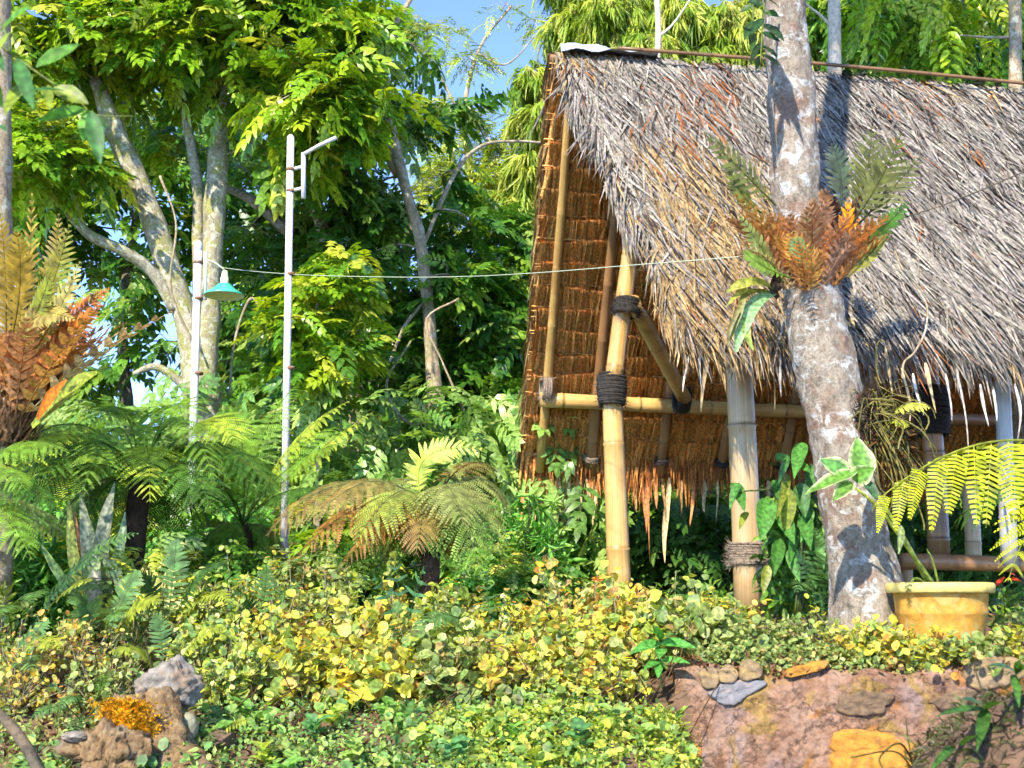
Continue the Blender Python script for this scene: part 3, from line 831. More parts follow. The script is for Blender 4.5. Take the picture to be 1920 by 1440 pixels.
# ------------------------------------------------------------------ foliage builders
PAL = {
 'bright': [(c255(186, 216, 50, .62), 4), (c255(150, 196, 40, .60), 4), (c255(216, 226, 80, .62), 2), (c255(104, 160, 46, .60), 3)],
 'mid': [(c255(112, 166, 52, .60), 4), (c255(84, 140, 48, .60), 4), (c255(148, 190, 62, .60), 2), (c255(176, 206, 100, .6), 1)],
 'deep': [(c255(90, 140, 48, .62), 4), (c255(66, 114, 40, .60), 4), (c255(120, 166, 70, .62), 3)],
 'bamboo': [(c255(196, 212, 74, .66), 4), (c255(166, 196, 56, .62), 4), (c255(220, 224, 110, .66), 2), (c255(130, 168, 40, .6), 2)],
 'gold': [(c255(230, 220, 78, .80), 6), (c255(236, 204, 84, .78), 3), (c255(234, 172, 84, .76), 1.5), (c255(206, 214, 84, .72), 4), (c255(156, 186, 84, .64), 3)],
 'orange': [(c255(240, 200, 70, .80), 4), (c255(238, 166, 80, .78), 4), (c255(230, 216, 110, .76), 4), (c255(186, 200, 104, .68), 4)],
 'lime': [(c255(216, 222, 86, .76), 4), (c255(190, 210, 84, .70), 4), (c255(232, 230, 150, .78), 2), (c255(146, 184, 100, .62), 5)],
 'olive': [(c255(166, 186, 100, .64), 4), (c255(136, 166, 90, .60), 4), (c255(200, 208, 120, .68), 2), (c255(206, 176, 106, .62), 1)],
 'fresh': [(c255(130, 204, 76, .66), 4), (c255(164, 220, 96, .68), 3), (c255(100, 172, 60, .6), 2)],
 'yellowgreen': [(c255(206, 216, 76, .66), 3), (c255(170, 200, 76, .62), 4), (c255(226, 222, 100, .7), 2), (c255(136, 176, 76, .56), 4)],
 'weedmix': [(c255(160, 206, 100, .66), 4), (c255(120, 170, 90, .6), 4), (c255(190, 214, 110, .7), 2), (c255(150, 160, 96, .6), 2)],
}
def pick(pal, n):
    p = PAL[pal]; w_ = np.array([x[1] for x in p], float); k = rng.choice(len(p), n, p=w_ / w_.sum())
    return np.array([x[0] for x in p])[k] * rng.uniform(.75, 1.2, (n, 1))
SPRAYS = [spray_template(5, .36, .17, .16, LEAF_TREE, seed=k) for k in range(4)]
SPRAY_FINE = [spray_template(8, .22, .075, .22, seed=k + 9) for k in range(2)]
TUFT = []
for k in range(3):
    r_ = np.random.default_rng(k + 40); V, Fc, n0 = [], [], 0
    for q in range(9):
        x_ = nrm(A(1, r_.normal(0, .55), r_.normal(-.25, .4)))
        M_ = frames(x_[None], A(r_.normal(0, .4), r_.normal(0, .4), 1))[0]
        vv = (LANCE[0] if False else LEAF_LO[0]) * A(1, .15, 1) * r_.uniform(.7, 1.1)
        V.append(vv @ M_.T + A(r_.uniform(0, .6), 0, 0)); Fc.append(LEAF_LO[1] + n0); n0 += 5
    TUFT.append((np.concatenate(V), np.concatenate(Fc)))

def scatter(g, blobs, n, templates, pal, size, wratio=1.0, droop=.2, outward=.8, upj=.35, shell=2.4, down=.25, clumpy=0):
    """leaf sprays spread through ellipsoids (centre, (rx, ry, rz))"""
    vol = np.array([b[1][0] * b[1][1] * b[1][2] for b in blobs]) ** .75; kb = rng.choice(len(blobs), n, p=vol / vol.sum())
    cen = np.array([b[0] for b in blobs])[kb]; rad = np.array([b[1] for b in blobs])[kb]
    d = rdir(n); u = rng.random(n) ** (1 / shell)
    pos = cen + d * rad * u[:, None] * (1 + .12 * np.sin(d[:, :1] * 9 + d[:, 2:] * 7 + kb[:, None]))
    if clumpy:      # gather the sprays on branchlets, leaving gaps between them
        m0 = max(1, int(n / clumpy)); kc = rng.integers(0, m0, n)
        pos = pos[kc] + rng.normal(0, size * .42, (n, 3)) * A(1, 1, .55); d = nrm(pos - cen[kc]); 
    x = d * outward + rdir(n) * .7 + A(0, 0, -down)
    x[:, 2] *= .6
    up = A(0, -.25, 1) + rng.normal(0, upj, (n, 3))
    L = size * rng.uniform(.65, 1.25, n)
    col = pick(pal, n) if isinstance(pal, str) else pal
    kt = rng.integers(0, len(templates), n)
    for q, T in enumerate(templates):
        m_ = kt == q
        inst(g, T, pos[m_] - nrm(x[m_]) * L[m_, None] * .4, x[m_], up[m_], L[m_], L[m_] * wratio, col[m_], droop)
    return g

def blob(px, py, Y, r, ry=None, rz=None):
    return (P(px, py, Y), A(r, ry or r, rz or r * .8))
def limb(g, pts, sides=10, wob=.05, seed=1, n=None):
    """pts: (px, py, Y, width in photograph pixels)"""
    p = np.array([[*P(q[0], q[1], q[2]), q[3] * q[2] / F / 2] for q in pts])
    s = smooth_path(p, n or (8 * len(pts)))
    tube(g, s[:, :3], np.maximum(s[:, 3], .004), sides, wob=wob, seed=seed)
    return s[:, :3]
def twigs(g, path, blobs, k=3, r=.012):
    for c_, rad in blobs:
        q = path[np.argmin(np.linalg.norm(path - c_, axis=1) + .3 * np.maximum(0, path[:, 2] - c_[2]))]
        mid = (q + c_) / 2 + rng.normal(0, .08, 3) + A(0, 0, .08)
        b0 = bez([q, mid, c_], 8); tube(g, b0, np.linspace(r, r * .5, 8), 5, cap=False)
        for _ in range(k):
            e = c_ + rdir(1)[0] * rad * .85; s_ = b0[rng.integers(3, 8)]
            tube(g, bez([s_, (s_ + e) / 2 + rng.normal(0, .05, 3), e], 6), np.linspace(r * .45, r * .15, 6), 4, cap=False)
def tree(label, limbs, blobs, n, templates, pal, size, bark, group=None, mat=None, name='tree', down=.08, twig=3, shell=2.4, tr=.012, droop=.2, upj=.45, clumpy=9):
    b = limbs[0][0]; base = on_ground(b[0], b[2])
    root = thing(name, base, label, 'tree', group)
    g = Geo(); paths = []
    first = [base - A(0, 0, .1)]
    for q, l in enumerate(limbs):
        paths.append(limb(g, l, 14 if q == 0 else 10, .05, q + 3))
    p0 = paths[0][0]
    if p0[2] > base[2] + .1:
        r0 = limbs[0][0][3] * limbs[0][0][2] / F / 2
        tube(g, bez([base - A(0, 0, .15), p0 + A(0, 0, .02)], 8), np.linspace(r0 * 1.5, r0, 8), 14, wob=.05, cap=False)
    if blobs and twig: twigs(g, np.concatenate(paths), blobs, twig, tr)
    obj('trunk', g, bark, root, smooth=True)
    if blobs:
        g = Geo(); scatter(g, blobs, n, templates, pal, size, droop=droop, down=down, shell=shell, upj=upj, clumpy=clumpy)
        obj('crown', g, mat or M_LEAF, root, kind='stuff')
    return root

# ------------------------------------------------------------------ the trees
tree('twin-stemmed tree with pale mossy trunks behind the green lamp',
     [[(385, 800, 10, 74), (372, 700, 10, 62), (352, 610, 10, 50), (315, 500, 9.95, 46), (268, 360, 9.9, 44), (222, 262, 9.85, 40), (180, 150, 9.8, 28)],
      [(382, 720, 10.0, 50), (392, 600, 10.02, 42), (398, 470, 10.05, 42), (406, 340, 10.05, 42), (416, 240, 10.1, 36), (440, 100, 10.1, 26)],
      [(378, 640, 10.1, 24), (372, 480, 10.15, 24), (370, 350, 10.2, 22), (352, 240, 10.2, 18), (330, 120, 10.2, 14)],
      [(330, 580, 9.95, 28), (285, 510, 9.85, 24), (230, 470, 9.7, 22), (165, 438, 9.6, 18), (110, 378, 9.5, 14), (60, 330, 9.4, 10)],
      [(370, 745, 10.0, 20), (300, 690, 9.9, 15), (250, 700, 9.9, 9)]],
     [blob(120, 70, 9.6, .42), blob(290, 70, 9.6, .42), blob(450, 100, 9.7, .42), blob(210, 150, 10.5, .36), blob(380, 150, 10.5, .36), blob(560, 170, 9.5, .42), blob(590, 50, 9.8, .42), blob(420, 10, 9.8, .5), blob(60, 230, 9.3, .30), blob(180, -30, 9.8, .5), blob(680, 60, 10.0, .35), blob(20, 60, 9.6, .4), blob(500, 220, 9.9, .24), blob(640, 190, 9.7, .32), blob(300, -100, 10, .6), blob(560, -90, 10, .6), blob(120, 290, 9.4, .26), blob(330, 280, 10.7, .26), blob(480, 300, 10.4, .24), blob(560, 280, 9.9, .22), blob(40, 320, 9.1, .28)],
     2100, SPRAYS, 'bright', .32, M_BARK_GREEN, 'broadleaf trees behind the garden')
tree('slender tan-barked tree with a dark curved top between pole and hut',
     [[(818, 780, 10.8, 30), (812, 700, 10.8, 27), (802, 570, 10.8, 24), (788, 450, 10.8, 22), (768, 380, 10.8, 22), (748, 300, 10.8, 20), (730, 215, 10.8, 16), (720, 120, 10.8, 13), (740, 50, 10.8, 11), (775, -10, 10.8, 9)],
      [(745, 330, 10.85, 16), (715, 250, 10.95, 18), (690, 165, 11.05, 16), (660, 60, 11.2, 12)],
      [(790, 470, 10.9, 8), (850, 330, 11.1, 9), (900, 275, 11.2, 7), (960, 265, 11.4, 6), (1020, 268, 11.5, 5)],
      [(800, 560, 10.8, 7), (760, 610, 10.6, 7), (730, 680, 10.5, 5)]],
     [blob(700, 210, 11.6, .24), blob(680, 300, 11.3, .3), blob(640, 330, 11.2, .34), blob(700, 400, 11.4, .26), blob(830, 330, 11.3, .22), blob(860, 190, 11.4, .22), blob(800, 110, 11.3, .18), blob(620, 240, 11.2, .32), blob(690, 480, 11.3, .28), blob(880, 420, 11.2, .30), blob(770, 240, 11.4, .18), blob(850, 520, 10.9, .2)],
     460, SPRAYS, 'mid', .30, M_BARK_TAN, 'broadleaf trees behind the garden', shell=1.8)
tree('pale airy tree with sparse fine leaves against the blue sky',
     [[(900, 800, 14, 22), (905, 560, 14, 18), (890, 380, 14, 14), (870, 220, 14, 10), (900, 90, 14, 6), (960, 10, 14, 4)],
      [(890, 380, 14, 8), (960, 290, 14, 6), (1000, 180, 14.2, 4), (1010, 90, 14.2, 3)], [(875, 240, 14, 6), (820, 130, 14, 5), (790, 60, 14, 3)], [(895, 100, 14, 5), (950, 120, 14, 4), (1010, 60, 14, 2)]],
     [blob(860, 330, 13.8, .5), blob(920, 380, 13.6, .5), blob(840, 230, 14, .38), blob(800, 60, 14, .3), blob(985, 300, 14, .3), blob(900, 480, 13.4, .5), blob(870, 110, 14, .28), blob(1000, 40, 14.2, .22), blob(960, 460, 13.2, .4), blob(830, 400, 13.6, .5), blob(940, 20, 14.2, .25), blob(870, 270, 13.6, .4), blob(930, 270, 13.6, .36), blob(950, 340, 13.4, .4), blob(890, 340, 13.4, .4), blob(800, 200, 13.8, .36), blob(960, 220, 13.8, .26)],
     1500, SPRAY_FINE, 'bamboo', .26, M_BARK_TAN, 'broadleaf trees behind the garden', shell=1.5, tr=.007, twig=5)
tree('leaning reddish-brown tree just beyond the white bracket pole',
     [[(660, 780, 11.5, 44), (665, 640, 11.5, 36), (640, 520, 11.5, 32), (600, 410, 11.5, 28), (575, 330, 11.5, 24), (560, 220, 11.5, 18)],
      [(640, 520, 11.5, 20), (660, 400, 11.7, 16), (690, 300, 11.8, 12)], [(545, 440, 11.6, 26), (480, 380, 11.6, 20), (420, 350, 11.7, 14)]],
     [blob(560, 300, 11.7, .5), blob(650, 520, 11.3, .45), blob(540, 520, 11.6, .45), blob(600, 620, 11.2, .5), blob(470, 330, 11.7, .4), blob(720, 610, 11.3, .42), blob(460, 440, 11.8, .4), blob(760, 720, 11.4, .42), blob(560, 420, 12, .5), blob(660, 430, 12, .5), blob(640, 740, 11.5, .4)],
     820, SPRAYS, 'mid', .30, M_BARK_TAN, 'broadleaf trees behind the garden')
tree('bushy sapling with bright drooping leaves beside the white bracket pole',
     [[(600, 800, 9.6, 10), (606, 700, 9.6, 9), (590, 620, 9.6, 7), (600, 540, 9.6, 5)]],
     [blob(560, 600, 9.5, .24), blob(620, 560, 9.5, .26), blob(640, 660, 9.5, .22), blob(590, 690, 9.5, .2), blob(640, 500, 9.6, .2)],
     260, SPRAYS, 'bright', .28, M_BARK_TAN)
tree('dark glossy tree filling the gap next to the open gable',
     [[(930, 800, 12, 20), (925, 650, 12, 16), (915, 500, 12, 12)]],
     [blob(900, 560, 11.6, .42), blob(940, 640, 11.4, .42), blob(860, 650, 11.6, .4), blob(900, 760, 11.3, .46), blob(960, 520, 11.8, .4), blob(820, 560, 11.9, .42), blob(970, 760, 11.2, .36), blob(950, 430, 12, .4), blob(830, 740, 11.7, .4), blob(870, 480, 12, .4)],
     820, SPRAYS, 'mid', .32, M_BARK_DARK, 'broadleaf trees behind the garden')
for q, (px, Y, lab, bl, pal, n) in enumerate([
    (240, 14, 'dark green tree behind the twin mossy trunks', [(240, 380, .7), (180, 480, .5), (330, 420, .6), (270, 520, .5), (130, 330, .6), (260, 610, .36), (215, 690, .3), (330, 640, .4), (60, 420, .6)], 'mid', 430),
    (480, 15, 'dense shady tree behind the green hanging lamp', [(470, 480, .7), (540, 600, .7), (440, 620, .6), (600, 720, .7), (480, 740, .6), (410, 400, .6), (560, 440, .6), (700, 640, .6)], 'mid', 560),
    (760, 16, 'tall shady tree in the depth beyond the slender trunk', [(700, 500, .8), (780, 620, .8), (830, 500, .7), (740, 740, .8), (880, 690, .8), (930, 560, .7), (650, 380, .8), (960, 660, .7), (800, 760, .8), (620, 500, .8)], 'mid', 680),
    (60, 15, 'deep green tree closing the view beside the fern trunk', [(40, 500, .6), (0, 350, .7), (60, 650, .5), (-60, 500, .7), (20, 760, .5), (110, 740, .4), (-40, 200, .8), (80, 180, .7), (250, 240, .7), (400, 280, .6)], 'mid', 900),
    (520, 18, 'pale leafy tree far back above the garden', [(300, 20, 1.0), (500, 60, 1.0), (640, 160, .9), (120, 0, 1.0), (420, 200, .9), (580, 300, .8), (700, 30, .7)], 'mid', 900)]):
    tree(lab, [[(px, 800, Y, 26), (px - 10, 600, Y, 20), (px + 15, 400, Y, 14)]], [blob(a_, b_, Y, r_) for a_, b_, r_ in bl], n, SPRAYS, pal, .42, M_BARK_DARK, 'shady trees deep in the wood', twig=2)
for lab, pts in [('thin bare branch arching low behind the bracket pole', [(430, 790, 10.3, 6), (520, 770, 10.3, 7), (590, 720, 10.3, 6), (640, 690, 10.3, 4), (690, 640, 10.4, 3)]), ('bare hooked branch below the green lamp', [(500, 600, 10.2, 5), (470, 560, 10.2, 6), (440, 640, 10.2, 5), (430, 740, 10.2, 4)]),
                 ('pale twisted branch between slender tree and withered fern', [(820, 790, 10.2, 5), (760, 790, 10.1, 6), (725, 720, 10.1, 5), (770, 640, 10.2, 4)]), ('bare forked twig leaning toward the gable', [(860, 560, 10.3, 4), (800, 600, 10.2, 5), (830, 680, 10.2, 4), (870, 770, 10.2, 6)]), ('thin vine hanging beside the twin mossy trunks', [(300, 330, 9.6, 5), (330, 420, 9.6, 4), (320, 540, 9.6, 5), (360, 640, 9.7, 4)])]:
    g = Geo(); limb(g, pts, 7, .05, 2); tag(obj('vine' if 'vine' in lab else 'bare_branch', g, M_BARK_TAN, smooth=True), lab, 'branch')
# the tree in front of the roof
rt = [(1640, 1245, 5.5, 200), (1632, 1160, 5.5, 150), (1622, 1090, 5.5, 128), (1606, 1010, 5.5, 118), (1588, 900, 5.5, 114), (1568, 800, 5.5, 112), (1548, 690, 5.5, 112), (1532, 600, 5.5, 108), (1519, 520, 5.5, 104), (1502, 430, 5.5, 96), (1493, 350, 5.5, 92), (1488, 250, 5.5, 90), (1480, 150, 5.5, 88), (1472, 40, 5.5, 85), (1462, -80, 5.5, 82), (1440, -300, 5.5, 76), (1420, -600, 5.5, 66), (1400, -1200, 5.5, 50), (1400, -1700, 5.5, 30)]
root = thing('tree', on_ground(1632, 5.5), 'leaning pale lichen-blotched tree trunk standing before the thatched roof', 'tree')
g = Geo(); p = limb(g, rt, 56, .018, 3, n=420)
v_ = g.v[-1]; c_ = g.v[-1][:420 * 56].reshape(420, 56, 3).mean(1); cc_ = np.concatenate([np.repeat(c_, 56, 0), v_[-2:]])
g.v[-1] = v_ + nrm(v_ - cc_ + 1e-6) * (.010 * fbm(v_ * A(1, 1, .6), 14, 4, 4, .6))[:, None]
tb = [blob(1300, -1500, 5.6, .6), blob(1550, -1640, 5.6, .7), blob(1420, -1760, 5.4, .7), blob(1560, -1400, 5.6, .4)]
twigs(g, p, tb, 3)
trunk_o = obj('trunk', g, M_BARK_PALE, root, smooth=True)
g = Geo(); scatter(g, tb, 260, SPRAYS, 'mid', .34); obj('crown', g, M_LEAF, root, kind='stuff')
# pale trunks above the ridge
for px, wd, lab, Y, mt, br in [(1232, 13, 'thin white tree trunk rising behind the ridge below the bamboo', 9.4, M_BARK_CREAM, [(1233, 70, 9.4, 7), (1262, 45, 9.4, 5), (1300, -10, 9.4, 4)]), (1565, 27, 'cream tree trunk rising behind the ridge', 9.0, M_BARK_CREAM, [(1566, 60, 9, 6), (1540, 30, 9, 5), (1500, 0, 9, 3)]), (1904, 26, 'rough brown trunk above the ridge at the edge of view', 9.4, M_BARK_TAN, [(1900, 70, 9.4, 6), (1850, 70, 9.4, 5), (1800, 66, 9.4, 3)])]:
    bx_ = 1158 if px == 1232 else px + 4
    tree(lab, [[(bx_, 800, Y, wd * 1.2), ((bx_ + px) / 2, 400, Y, wd * 1.1), (px, 120, Y, wd), (px - 2, -60, Y, wd * .95), (px - 4, -260, Y, wd * .8)], br], [], 0, None, None, 0, mt)
tree('leafy tree with long yellow-green hanging leaves above the roof',
     [[(1760, 700, 11.2, 26), (1756, 300, 11.2, 22), (1750, 100, 11.2, 18), (1740, -80, 11.2, 14)], [(1752, 60, 11.2, 7), (1680, -20, 10.4, 5), (1640, -60, 10, 4)], [(1752, 40, 11.2, 7), (1790, -10, 10.2, 5), (1830, -40, 9.8, 4)]],
     [blob(1640, 30, 9.8, .34, .2, .3), blob(1700, 60, 10, .3, .2, .26), blob(1590, 60, 10, .3, .2, .3), blob(1760, 20, 9.8, .3, .2, .3), blob(1830, 40, 10, .3, .2, .3), blob(1700, -60, 10, .5), blob(1850, -70, 10, .5)],
     110, [spray_template(9, .20, .085, .5, LEAF, seed=21, alternate=True)], 'bright', .55, M_BARK_DARK, down=1.1, twig=2)
for q, (px, Y, bl, pal, lab) in enumerate([(1640, 13, [(1640, 60, .6), (1540, 60, .5), (1720, 120, .5), (1600, 160, .5), (1690, 0, .6)], 'mid', 'mid green tree behind the cream trunk over the ridge'), (1840, 13.5, [(1840, 60, .7), (1900, 140, .6), (1780, 130, .6), (1760, 20, .6), (1930, 20, .6)], 'deep', 'very dark tree behind the brown trunk over the ridge')]):
    tree(lab, [[(px, 700, Y, 24), (px, 300, Y, 20), (px, 60, Y, 14)]], [blob(a_, b_, Y, r_) for a_, b_, r_ in bl], 700, SPRAYS + TUFT[:1], pal, .34, M_BARK_DARK, 'shady trees deep in the wood')
# feathery bamboo behind the ridge
bam = thing('bamboo_clump', on_ground(1200, 13.5), 'tall feathery yellow-green bamboo clump rising behind the ridge', 'bamboo')
for q, (px, tx, ty) in enumerate([(1100, 1010, 150), (1130, 1060, 20), (1160, 1180, -60), (1200, 1290, -20), (1240, 1380, 60), (1260, 1420, 0), (1180, 980, 250), (1220, 1130, 40)]):
    g = Geo(); b_ = on_ground(px, 13.5); e_ = P(tx, ty, 13.2)
    tube(g, bez([b_ - A(0, 0, .1), A(b_[0], 13.5, e_[2] + .6), e_], 24), np.linspace(.035, .006, 24), 7)
    obj('culm', g, M_BAMBOO_DARK if q % 2 else M_BAMBOO, bam, smooth=True)
g = Geo()
bb = [blob(1010, 230, 13, .34), blob(990, 320, 12.8, .3), blob(1000, 150, 13.2, .26), blob(1075, 60, 13.2, .36), blob(1150, 40, 13, .5), blob(1260, 50, 13, .5), blob(1370, 70, 13, .5), blob(1440, 40, 13.2, .45), blob(1200, -20, 13.4, .6), blob(1080, -40, 13.6, .45), blob(1340, 130, 12.8, .4), blob(1500, 100, 13, .4), blob(965, 380, 12.8, .28), blob(1420, 150, 12.8, .4), blob(1220, 110, 12.7, .4), blob(1000, 400, 12.9, .3)]
scatter(g, bb, 5200, TUFT, 'bamboo', .17, droop=.6, down=.7, upj=.5, shell=2.0)
obj('foliage', g, M_SOFT, bam, kind='stuff')

# ------------------------------------------------------------------ left trunk with its fern (edge of view)
tree('rough tree trunk carrying the big brown fern at the picture edge',
     [[(-14, 1100, 6.2, 70), (-10, 900, 6.2, 62), (-6, 600, 6.2, 56), (-4, 300, 6.2, 54), (-6, 100, 6.2, 52), (-8, -120, 6.2, 50), (-20, -400, 6.2, 44)]], [], 0, None, None, 0, M_BARK_TAN)

# ------------------------------------------------------------------ wood and undergrowth behind the garden
def far_mass(label, name, xr, Yr, zr, n, pal, size, hfun=None):
    g = Geo()
    Yv = rng.uniform(*Yr, n); px = rng.uniform(*xr, n); q = (px - 960) / F * Yv * 1.02
    z = ground_h(q, Yv) + rng.uniform(0, 1, n) ** 1.2 * (zr if hfun is None else hfun(px))
    pos = np.stack([q, Yv, z], -1)
    x = rdir(n) + A(0, -.4, -.2); up = A(0, -.4, 1) + rng.normal(0, .4, (n, 3))
    col = pick(pal, n)
    kt = rng.integers(0, len(SPRAYS), n)
    for k, T in enumerate(SPRAYS):
        m_ = kt == k; inst(g, T, pos[m_], x[m_], up[m_], size * rng.uniform(.7, 1.3, m_.sum()), size * rng.uniform(.8, 1.3, m_.sum()), col[m_], .2)
    o = obj(name, g, M_LEAF, kind='stuff'); o['label'] = label; o['category'] = 'undergrowth'
PAL['hazy'] = [(c255(150, 190, 90, .7), 4), (c255(176, 206, 110, .72), 3), (c255(120, 166, 76, .66), 3)]  # leaf colours lightened to paint haze over the distant green
far_mass('dense wood of broadleaf trees closing the view behind the garden', 'far_wood', (-700, 2700), (21, 28), 5, 3400, 'hazy', .8,
         lambda px: np.where((px > 150) & (px < 330), 2.4, np.where(px < 1000, 5.0 + 1.2 * np.sin(px * .02), 4.0)))
far_mass('tangled green undergrowth at the foot of the trees', 'undergrowth', (-200, 1150), (9.3, 13), 1.7, 2600, 'hazy', .32)
far_mass('shaded undergrowth beyond the hut posts', 'undergrowth', (1020, 2150), (10.6, 13), 1.3, 1900, 'mid', .34)

def bush(label, px, Y, wd, h, n, pal, size, tmpl, group=None, mat=None, wr=1.0, lance=False, name='bush', dz=0.0, cat='bush'):
    base = on_ground(px, Y, dz); root = thing(name, base, label, cat, group)
    g = Geo()
    for q in range(9):
        e = base + A(rng.normal(0, wd * .35), rng.normal(0, wd * .3), h * rng.uniform(.6, .95))
        tube(g, bez([base + rng.normal(0, .02, 3), base + A(0, 0, h * .5) + rng.normal(0, .04, 3), e], 7), np.linspace(.006, .0025, 7), 5, cap=False)
    obj('stems', g, M_BARK_DARK, root, kind='stuff')
    g = Geo(); scatter(g, [(base + A(0, 0, h * .62), A(wd * .5, wd * .45, h * .5)), (base + A(wd * .2, 0, h * .4), A(wd * .35, wd * .4, h * .36)), (base + A(-wd * .2, 0, h * .4), A(wd * .35, wd * .4, h * .36))], n, tmpl, pal, size, wratio=wr, down=.1)
    obj('foliage', g, mat or M_SOFT, root, kind='stuff')
    return root
WHORL = []
for k in range(3):     # a shoot with long curved leaves
    r_ = np.random.default_rng(k + 70); V, Fc, n0 = [], [], 0
    for q in range(11):
        an = q * 2.4; z_ = .06 * q
        x_ = nrm(A(.45 + .04 * q, math.cos(an), math.sin(an)))
        M_ = frames(x_[None], A(1, 0, 0))[0]
        vv = LANCE[0] * A(.42, .09, .5) * r_.uniform(.8, 1.1)
        V.append(vv @ M_.T + A(z_, 0, 0)); Fc.append(LANCE[1] + n0); n0 += len(vv)
    WHORL.append((np.concatenate(V), np.concatenate(Fc)))
bush('fresh green lily-like bush under the ragged eave by the fern', 985, 9.0, .7, .85, 60, 'fresh', .30, WHORL, 'green bushes behind the hut')
bush('fresh green bush seen between the two sunlit bamboo posts', 1080, 9.9, .7, .75, 60, 'fresh', .30, WHORL, 'green bushes behind the hut')
bush('lime green low bush behind the brown tree fern', 935, 7.9, .55, .40, 130, 'yellowgreen', .14, SPRAYS, 'green bushes behind the hut')
bush('dark bush behind the gap between the posts', 1270, 10.4, 1.0, 1.0, 170, 'deep', .26, SPRAYS, 'green bushes behind the hut')
bush('dark leafy bush behind the lichen pole', 1860, 9.6, .8, 1.2, 200, 'deep', .24, SPRAYS, 'green bushes behind the hut')
bush('green bush beyond the leaning trunk', 1500, 9.8, 1.0, 1.0, 200, 'mid', .24, SPRAYS, 'green bushes behind the hut')
for q, (px, lab) in enumerate([(40, 'sunlit green bush at the edge of view behind the pale strap leaves'), (180, 'sunlit green bush behind the pale strap leaves'), (420, 'sunlit green bush at the foot of the lamp pole'), (640, 'sunlit green bush between bracket pole and brown fern')]):
    bush(lab, px, 8.4 + .3 * (q % 2), .9, .8, 150, ('fresh', 'bright')[q % 2], .24, SPRAYS, 'bushes behind the ferns')

for px, Y, wd, h, n, pal, size, T, lab in [
    (60, 6.6, .7, .55, 120, 'fresh', .26, WHORL, 'bright leafy plant below the huge basket fern'), (300, 6.5, .6, .50, 150, 'lime', .16, SPRAYS, 'yellow-green bush under the dark tree fern'),
    (420, 6.7, .6, .48, 160, 'mid', .16, SPRAYS, 'green bush filling the shade between the two tree ferns'), (560, 6.8, .55, .45, 150, 'olive', .15, SPRAYS, 'olive bush hiding the foot of the bracket pole'),
    (680, 6.9, .6, .45, 160, 'mid', .15, SPRAYS, 'green bush behind the withered fern'), (130, 6.9, .6, .6, 120, 'bright', .22, SPRAYS, 'bright bush behind the strap leaves'), (890, 7.2, .5, .4, 150, 'fresh', .14, SPRAYS, 'fresh green bush right behind the fern trunk'), (1010, 7.3, .5, .35, 130, 'mid', .14, SPRAYS, 'green bush on the open side of the sunlit post')]:
    bush(lab, px, Y, wd, h, n, pal, size, T, 'bushes among the tree ferns')

# ------------------------------------------------------------------ lamp poles, lamp, cables
pole = thing('light_pole', on_ground(372, 9.0), 'round white painted pole with a green dish lamp hanging beside it', 'pole')
g = Geo(); b_ = on_ground(372, 9.0)
tube(g, [b_ - A(0, 0, .1), P(372, 470, 9.0)], .030, 18); obj('shaft', g, M_PAINT, pole, smooth=True)
g = Geo(); top = P(372, 462, 9.0)
lathe(g, [(0, .045), (.016, .042), (.028, .028), (.033, .008), (.034, -.02), (.030, -.03)], seg=20, origin=top); obj('cap', g, M_PAINT, pole, smooth=True)
g = Geo()
tube(g, [P(385, 472, 8.97), P(385, 562, 8.97)], .013, 8); obj('conduit', g, M_PAINT, pole, smooth=True)
lamp = thing('hanging_lamp', P(423, 560, 8.95), 'green enamel dish lamp with cream underside hanging from the cable', 'lamp')
c_ = P(420, 552, 8.95)
g = Geo(); lathe(g, [(.150, -.012), (.152, -.006), (.140, .006), (.095, .035), (.062, .062), (.050, .078), (.030, .086)], seg=40, origin=c_); obj('shade', g, M_GREEN, lamp, smooth=True)
g = Geo(); lathe(g, [(.149, -.013), (.120, .000), (.06, .020), (0.001, .03)], seg=40, origin=c_); obj('reflector', g, M_CREAM, lamp, smooth=True)
g = Geo(); lathe(g, [(.030, .086), (.030, .13), (.024, .135), (.022, .175), (.012, .185), (.001, .186)], seg=18, origin=c_); obj('lamp_holder', g, M_CREAM, lamp, smooth=True)
g = Geo(); tube(g, bez([P(388, 488, 8.97), P(402, 488, 8.96), c_ + A(0, 0, .185)], 8), .007, 6); obj('bracket_arm', g, M_CABLE, lamp)
pole2 = thing('bracket_pole', on_ground(545, 8.0), 'thin tall white pole with a bent bracket near its top', 'pole')
g = Geo(); tube(g, [on_ground(545, 8.0) - A(0, 0, .1), P(545, 258, 8.0)], .0245, 18)
lathe(g, [(0.001, .022), (.012, .02), (.022, .008), (.0245, -.004)], seg=18, origin=P(545, 258, 8.0)); obj('shaft', g, M_PAINT, pole2, smooth=True)
g = Geo(); tube(g, [P(569, 372, 7.98), P(569, 287, 7.98)], .0165, 10); tube(g, [P(568, 290, 7.98), P(600, 272, 7.9), P(630, 258, 7.85)], .0135, 10); obj('bracket', g, M_PAINT, pole2, smooth=True)
for y in (312, 352):
    g = Geo(); tube(g, [P(546, y + 6, 8.0), P(569, y, 7.98)], .012, 10); obj('crosspiece', g, M_PAINT, pole2, smooth=True)
M_RUST = plain('rusty_steel', (.16, .075, .035), .8, .5, 60, .5, 0, (.30, .26, .22), .55)
